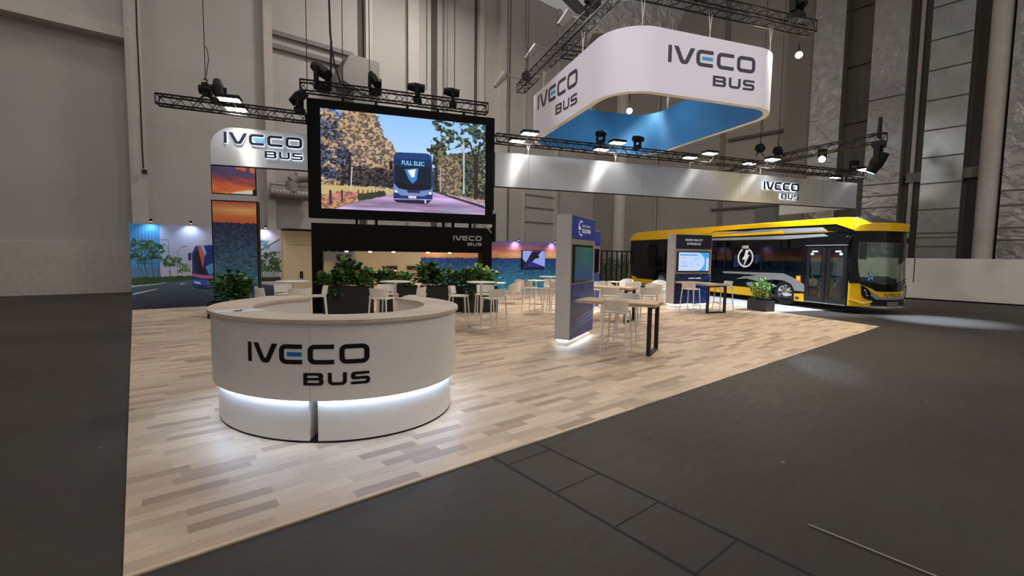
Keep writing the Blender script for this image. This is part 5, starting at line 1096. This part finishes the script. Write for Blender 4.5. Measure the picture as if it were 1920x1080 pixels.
for s in (-1, 1):
    P = FP((1614.3, 535), (1624.4, 541), (1631, 550), (1628, 559), (1620, 559.3), (1614.3, 552)); P = P if s < 0 else [(2*CX_-a, b) for a, b in P]; hx_, hz_ = sum(a for a, b in P)/6, sum(b for a, b in P)/6
    hl = fdec('headlight', P, M('headlight_black', (16, 17, 22), .1, noise=0), .0, .04)
    for i in range(3): c_ = frm(hx_+s*.03*(1-i), hz_+.08-i*.08, .045); build('lamp', MB().lathe([(0, -.004), (.035, 0), (.035, .02), (0, .02)], c_, 12, 'y'), M('lamp_glass', (200, 205, 215), .1, .6, noise=0), hl, world=True)
    cr_ = FP((1590, 560), (1603, 563), (1616, 567.5), (1632, 563.5), (1634, 566), (1617, 571), (1602, 566), (1590, 562.5)); fdec('corner_crease', cr_ if s < 0 else [(2*CX_-a, b) for a, b in cr_], M('yellow_pale', (250, 214, 90), .3, noise=0), 0, .03)
fdec('number_plate', sym([(0, .22), (.26, .22), (.26, .40), (0, .40)]), M('blank_plate', (98, 98, 102), .5, noise=0), .02, .04)
logo(bus, lambda u, v, t: (lambda p: (p[0], p[1], p[2]))(frm(CX_-.36+u*.78/5.98, .565+v*.10, .006+t)), M('grey_lettering', (112, 100, 60), .4, noise=0), None, one=True, t=.006, only=[0, 1, 2, 3, 4])
textmesh('24', .16, lambda x, y, z: frm(BX0+.36+x, 1.1+y, .014), bus, M('glowing_blue_sticker', (70, 130, 220), .5, emit=(70, 130, 220), es=.3, noise=0), bold=.004)  # sticker blue given some emission, so it glows slightly
fdec('roof_dark_panel', None, BKG, loops=[[(0, 0), (0, .001), (.001, .001)]]) if False else None
P = [(BX0+.35, 0), (BX0+.75, .55), (BX1-.85, .55), (BX1-.45, .05), (BX1-.55, 0)]
def roofz(x, y):
    L_ = roofsec(10.35+(y-frontY(x)+.02)*1.02)
    for (xa, za), (xb, zb) in zip(L_[:-1], L_[1:]):
        if xa <= x <= xb: return za+(zb-za)*(x-xa)/max(1e-6, xb-xa)
    return L_[5][1]
mb = surf([[(BX0+.5, .16), (BX0+.75, .9), (BX1-.75, .9), (BX1-.5, .16)]], lambda u, v, t: (u, frontY(u)+v, roofz(u, frontY(u)+v)+t+.006), 0, .012, .1)
build('roof_dark_panel', mb, DGR, bus, world=True)
build('wiper', MB().path([frm(CX_+.1, .95, .03), frm(CX_+.75, 1.12, .03)], .012).path([frm(CX_-.9, .98, .03), frm(CX_-.2, 1.1, .03)], .012), BLK, bus, world=True)
# mirrors / cameras
build('mirror_pod', MB().box(BX0-.12, 10.62, 2.3, BX0+.02, 10.8, 2.5), BKG, bus, world=True, bevel=.03); build('mirror_pod', MB().box(BX1-.02, 10.62, 2.3, BX1+.12, 10.8, 2.5), BKG, bus, world=True, bevel=.03)
# rear, floor, ceiling, chassis
build('rear_wall', MB().box(BX0+.02, BYR-.06, .3, BX1-.02, BYR, 2.66), BKG, bus, world=True)
build('floor_pan', MB().box(BX0+.06, 10.6, .27, BX1-.06, BYR-.1, .34), DGR, bus, world=True); build('inner_ceiling', MB().box(BX0+.06, 10.75, 2.5, BX1-.06, BYR-.1, 2.56), DGR, bus, world=True)
build('bulkhead', MB().box(BX0+.06, 16.4, .34, BX1-.06, 16.46, 2.5), DGR, bus, world=True)
for (y) in WY:
    for x0, s in ((BX0, 1), (BX1, -1)):
        w = build('wheel', MB().lathe([(.30, .02), (.44, .0), (.475, .04), (.475, .24), (.44, .28), (.30, .28)], (x0+s*.05, y, .475), 32, 'x') if s > 0 else MB().lathe([(.30, .02), (.44, .0), (.475, .04), (.475, .24), (.44, .28), (.30, .28)], (x0-.33, y, .475), 32, 'x'), RUB, bus, world=True)
        xo = x0+s*.06; mb = MB().lathe([(.30, .0), (.28, s*.03), (.24, s*.06), (.15, s*.01), (.08, s*(-.03)), (.0, s*(-.03))], (xo, y, .475), 32, 'x')
        build('rim', mb, M('chrome_rim', (205, 205, 208), .15, .95, noise=0), w, world=True)
        mb = MB()
        for i in range(10): a = 2*PI*i/10; c_ = (xo+s*.035, y+.235*math.cos(a), .475+.235*math.sin(a)); mb.tube((c_[0]-s*.012, c_[1], c_[2]), (c_[0]+s*.002, c_[1], c_[2]), .028, 10)
        build('vent_hole', mb.xf(lambda x, y_, z: (x-s*.006, y_, z)), BLK, w, world=True)
        build('arch_liner', MB().xf(lambda *a: a).lathe([(.6, 0), (.6, .5)], (x0 if s > 0 else x0-.5, y, .45), 24, 'x').xf(lambda x, yy, z: (x+.06*s if s > 0 else x-.06, yy, max(z, .25))), BLK, bus, world=True)
# cab interior
CABM = M('cab_dark', (26, 26, 28), .6); build('dashboard', MB().box(BX0+.35, 10.45, .34, BX1-.15, 10.95, 1.0).tube((CX_+.05, 10.95, 1.02), (CX_+1.0, 10.95, 1.02), .16, 12), CABM, bus, world=True, bevel=.03)
build('steering_wheel', MB().lathe([(.20, -.015), (.23, 0), (.20, .015), (.19, 0), (.20, -.015)], (0, 0, 0), 24).xf(lambda x, y, z: (16.95+x, 11.15+y*.8+z, 1.18+y*.5)), CABM, bus, world=True)
build('driver_seat', MB().box(16.7, 11.5, .4, 17.2, 12.0, .9).box(16.7, 11.95, .85, 17.2, 12.1, 1.7), CABM, bus, world=True, bevel=.05)
build('driver_screen', MB().box(BX0+.55, 10.75, 1.75, BX0+.85, 10.78, 2.3), CABM, bus, world=True)
rl = M('grab_rail', (170, 172, 150), .35, .3)
for x, y in ((CX_-.3, 12.4), (CX_+.25, 12.4), (CX_-.3, 13.6), (CX_+.25, 14.6)): build('grab_pole', MB().tube((x, y, .34), (x, y, 2.5), .018, 8), rl, bus, world=True)
for i, y in enumerate((13.4, 14.2, 15.0, 15.8)):
    for x in (BX0+.25, BX1-.75): build('passenger_seat', MB().box(x, y, .7, x+.45, y+.42, .78).box(x, y+.38, .75, x+.45, y+.45, 1.45).box(x+.15, y+.1, .34, x+.3, y+.3, .7), M('seat_blue', (34, 44, 74), .7), bus, world=True, bevel=.02)
# ================================================================== LIGHT
# bare area lights added out of view overhead, placed to brighten chosen surfaces
HB = M('fill_lens', (255, 255, 255), emit=(255, 240, 220), es=3, noise=0)
fill_xy = [(-12, 6), (-12, 17), (-3, 2), (-3, 12), (6, 0), (8, -9), (-6, -8), (18, -6), (4.5, 21), (14.5, -1)]
for i, (x, y) in enumerate(fill_xy):
    o = lightfix(None, 'AREA', FILL_E[i], (x, y, 16.5), (x, y, 0), (1, .96, .92), name='overhead_fill', sx=2.2, sy=2.2)
w = bpy.data.worlds.new('hall_air'); bpy.context.scene.world = w; w.use_nodes = True; bg = w.node_tree.nodes['Background']; bg.inputs[0].default_value = (1, .97, .95, 1); bg.inputs[1].default_value = WORLD
# warm stand lighting from the ring truss
for (x, y, ax, ay, e) in STANDS: lightfix(None, 'SPOT', e, (x, y, 8.1), (ax, ay, 0), (1, .86, .68), R(75), .8, .25, 'stand_spot')
# cool beams: bus side, bus nose floor, dark floor patch
lightfix(None, 'SPOT', 6000, (15.75, 10.3, 4.75), Zp(1760, 600), (.66, .82, 1), R(38), .9, .1, 'cool_beam')
lightfix(None, 'SPOT', 260, (12.6, 14.5, 5.2), (15.1, 18.5, 2.4), (1, .95, .88), R(110), .8, .2, 'bus_fill')  # warm spots without fixtures, added to brighten the bus yellow
lightfix(None, 'SPOT', 350, (13.6, 13.6, 5.1), (15.5, 11.5, 2.6), (1, .95, .9), R(80), .8, .2, 'bus_fill')
lightfix(None, 'POINT', 100, tuple(np.array(p2)+[0, -.3, -.1]), None, (1, .97, .92), soft=.12, name='ring_lamp')
lightfix(None, 'SPOT', 2600, (14.4, 10.8, 5.1), (15.0, 13.5, 0), (.72, .84, 1), R(88), .6, .1, 'cool_beam')
lightfix(None, 'SPOT', 1200, (13.1, 13.1, 4.9), Zp(1548, 686), (.6, .78, 1), R(6), .7, .1, 'cool_beam')
for (x, y, z, e, s) in BANNER: lightfix(None, 'SPOT', e, (x, y, z), (8.8, 12.0, 6.7), (.97, .96, 1), R(s), .5, .3, 'banner_fill_spot')  # unseen spots added to brighten the banner ring
# camera
cam = bpy.data.cameras.new('camera'); co = bpy.data.objects.new('camera', cam); C.objects.link(co); cam.sensor_fit = 'HORIZONTAL'; cam.sensor_width = 36; cam.lens = FPX/1920*36; cam.clip_end = 200; cam.clip_start = .05
from mathutils import Matrix
m3 = Matrix(((_r[0], _u[0], -_f[0], 0), (_r[1], _u[1], -_f[1], 0), (_r[2], _u[2], -_f[2], HC), (0, 0, 0, 1))); co.matrix_world = m3
sc = bpy.context.scene; sc.camera = co; sc.view_settings.view_transform = 'Standard'; sc.view_settings.look = 'None'; sc.view_settings.exposure = 0; sc.view_settings.gamma = 1; sc.view_settings.use_curve_mapping = False
sc.cycles.max_bounces = 8; sc.cycles.transparent_max_bounces = 16; sc.cycles.use_denoising = True; sc.cycles.sample_clamp_indirect = 6
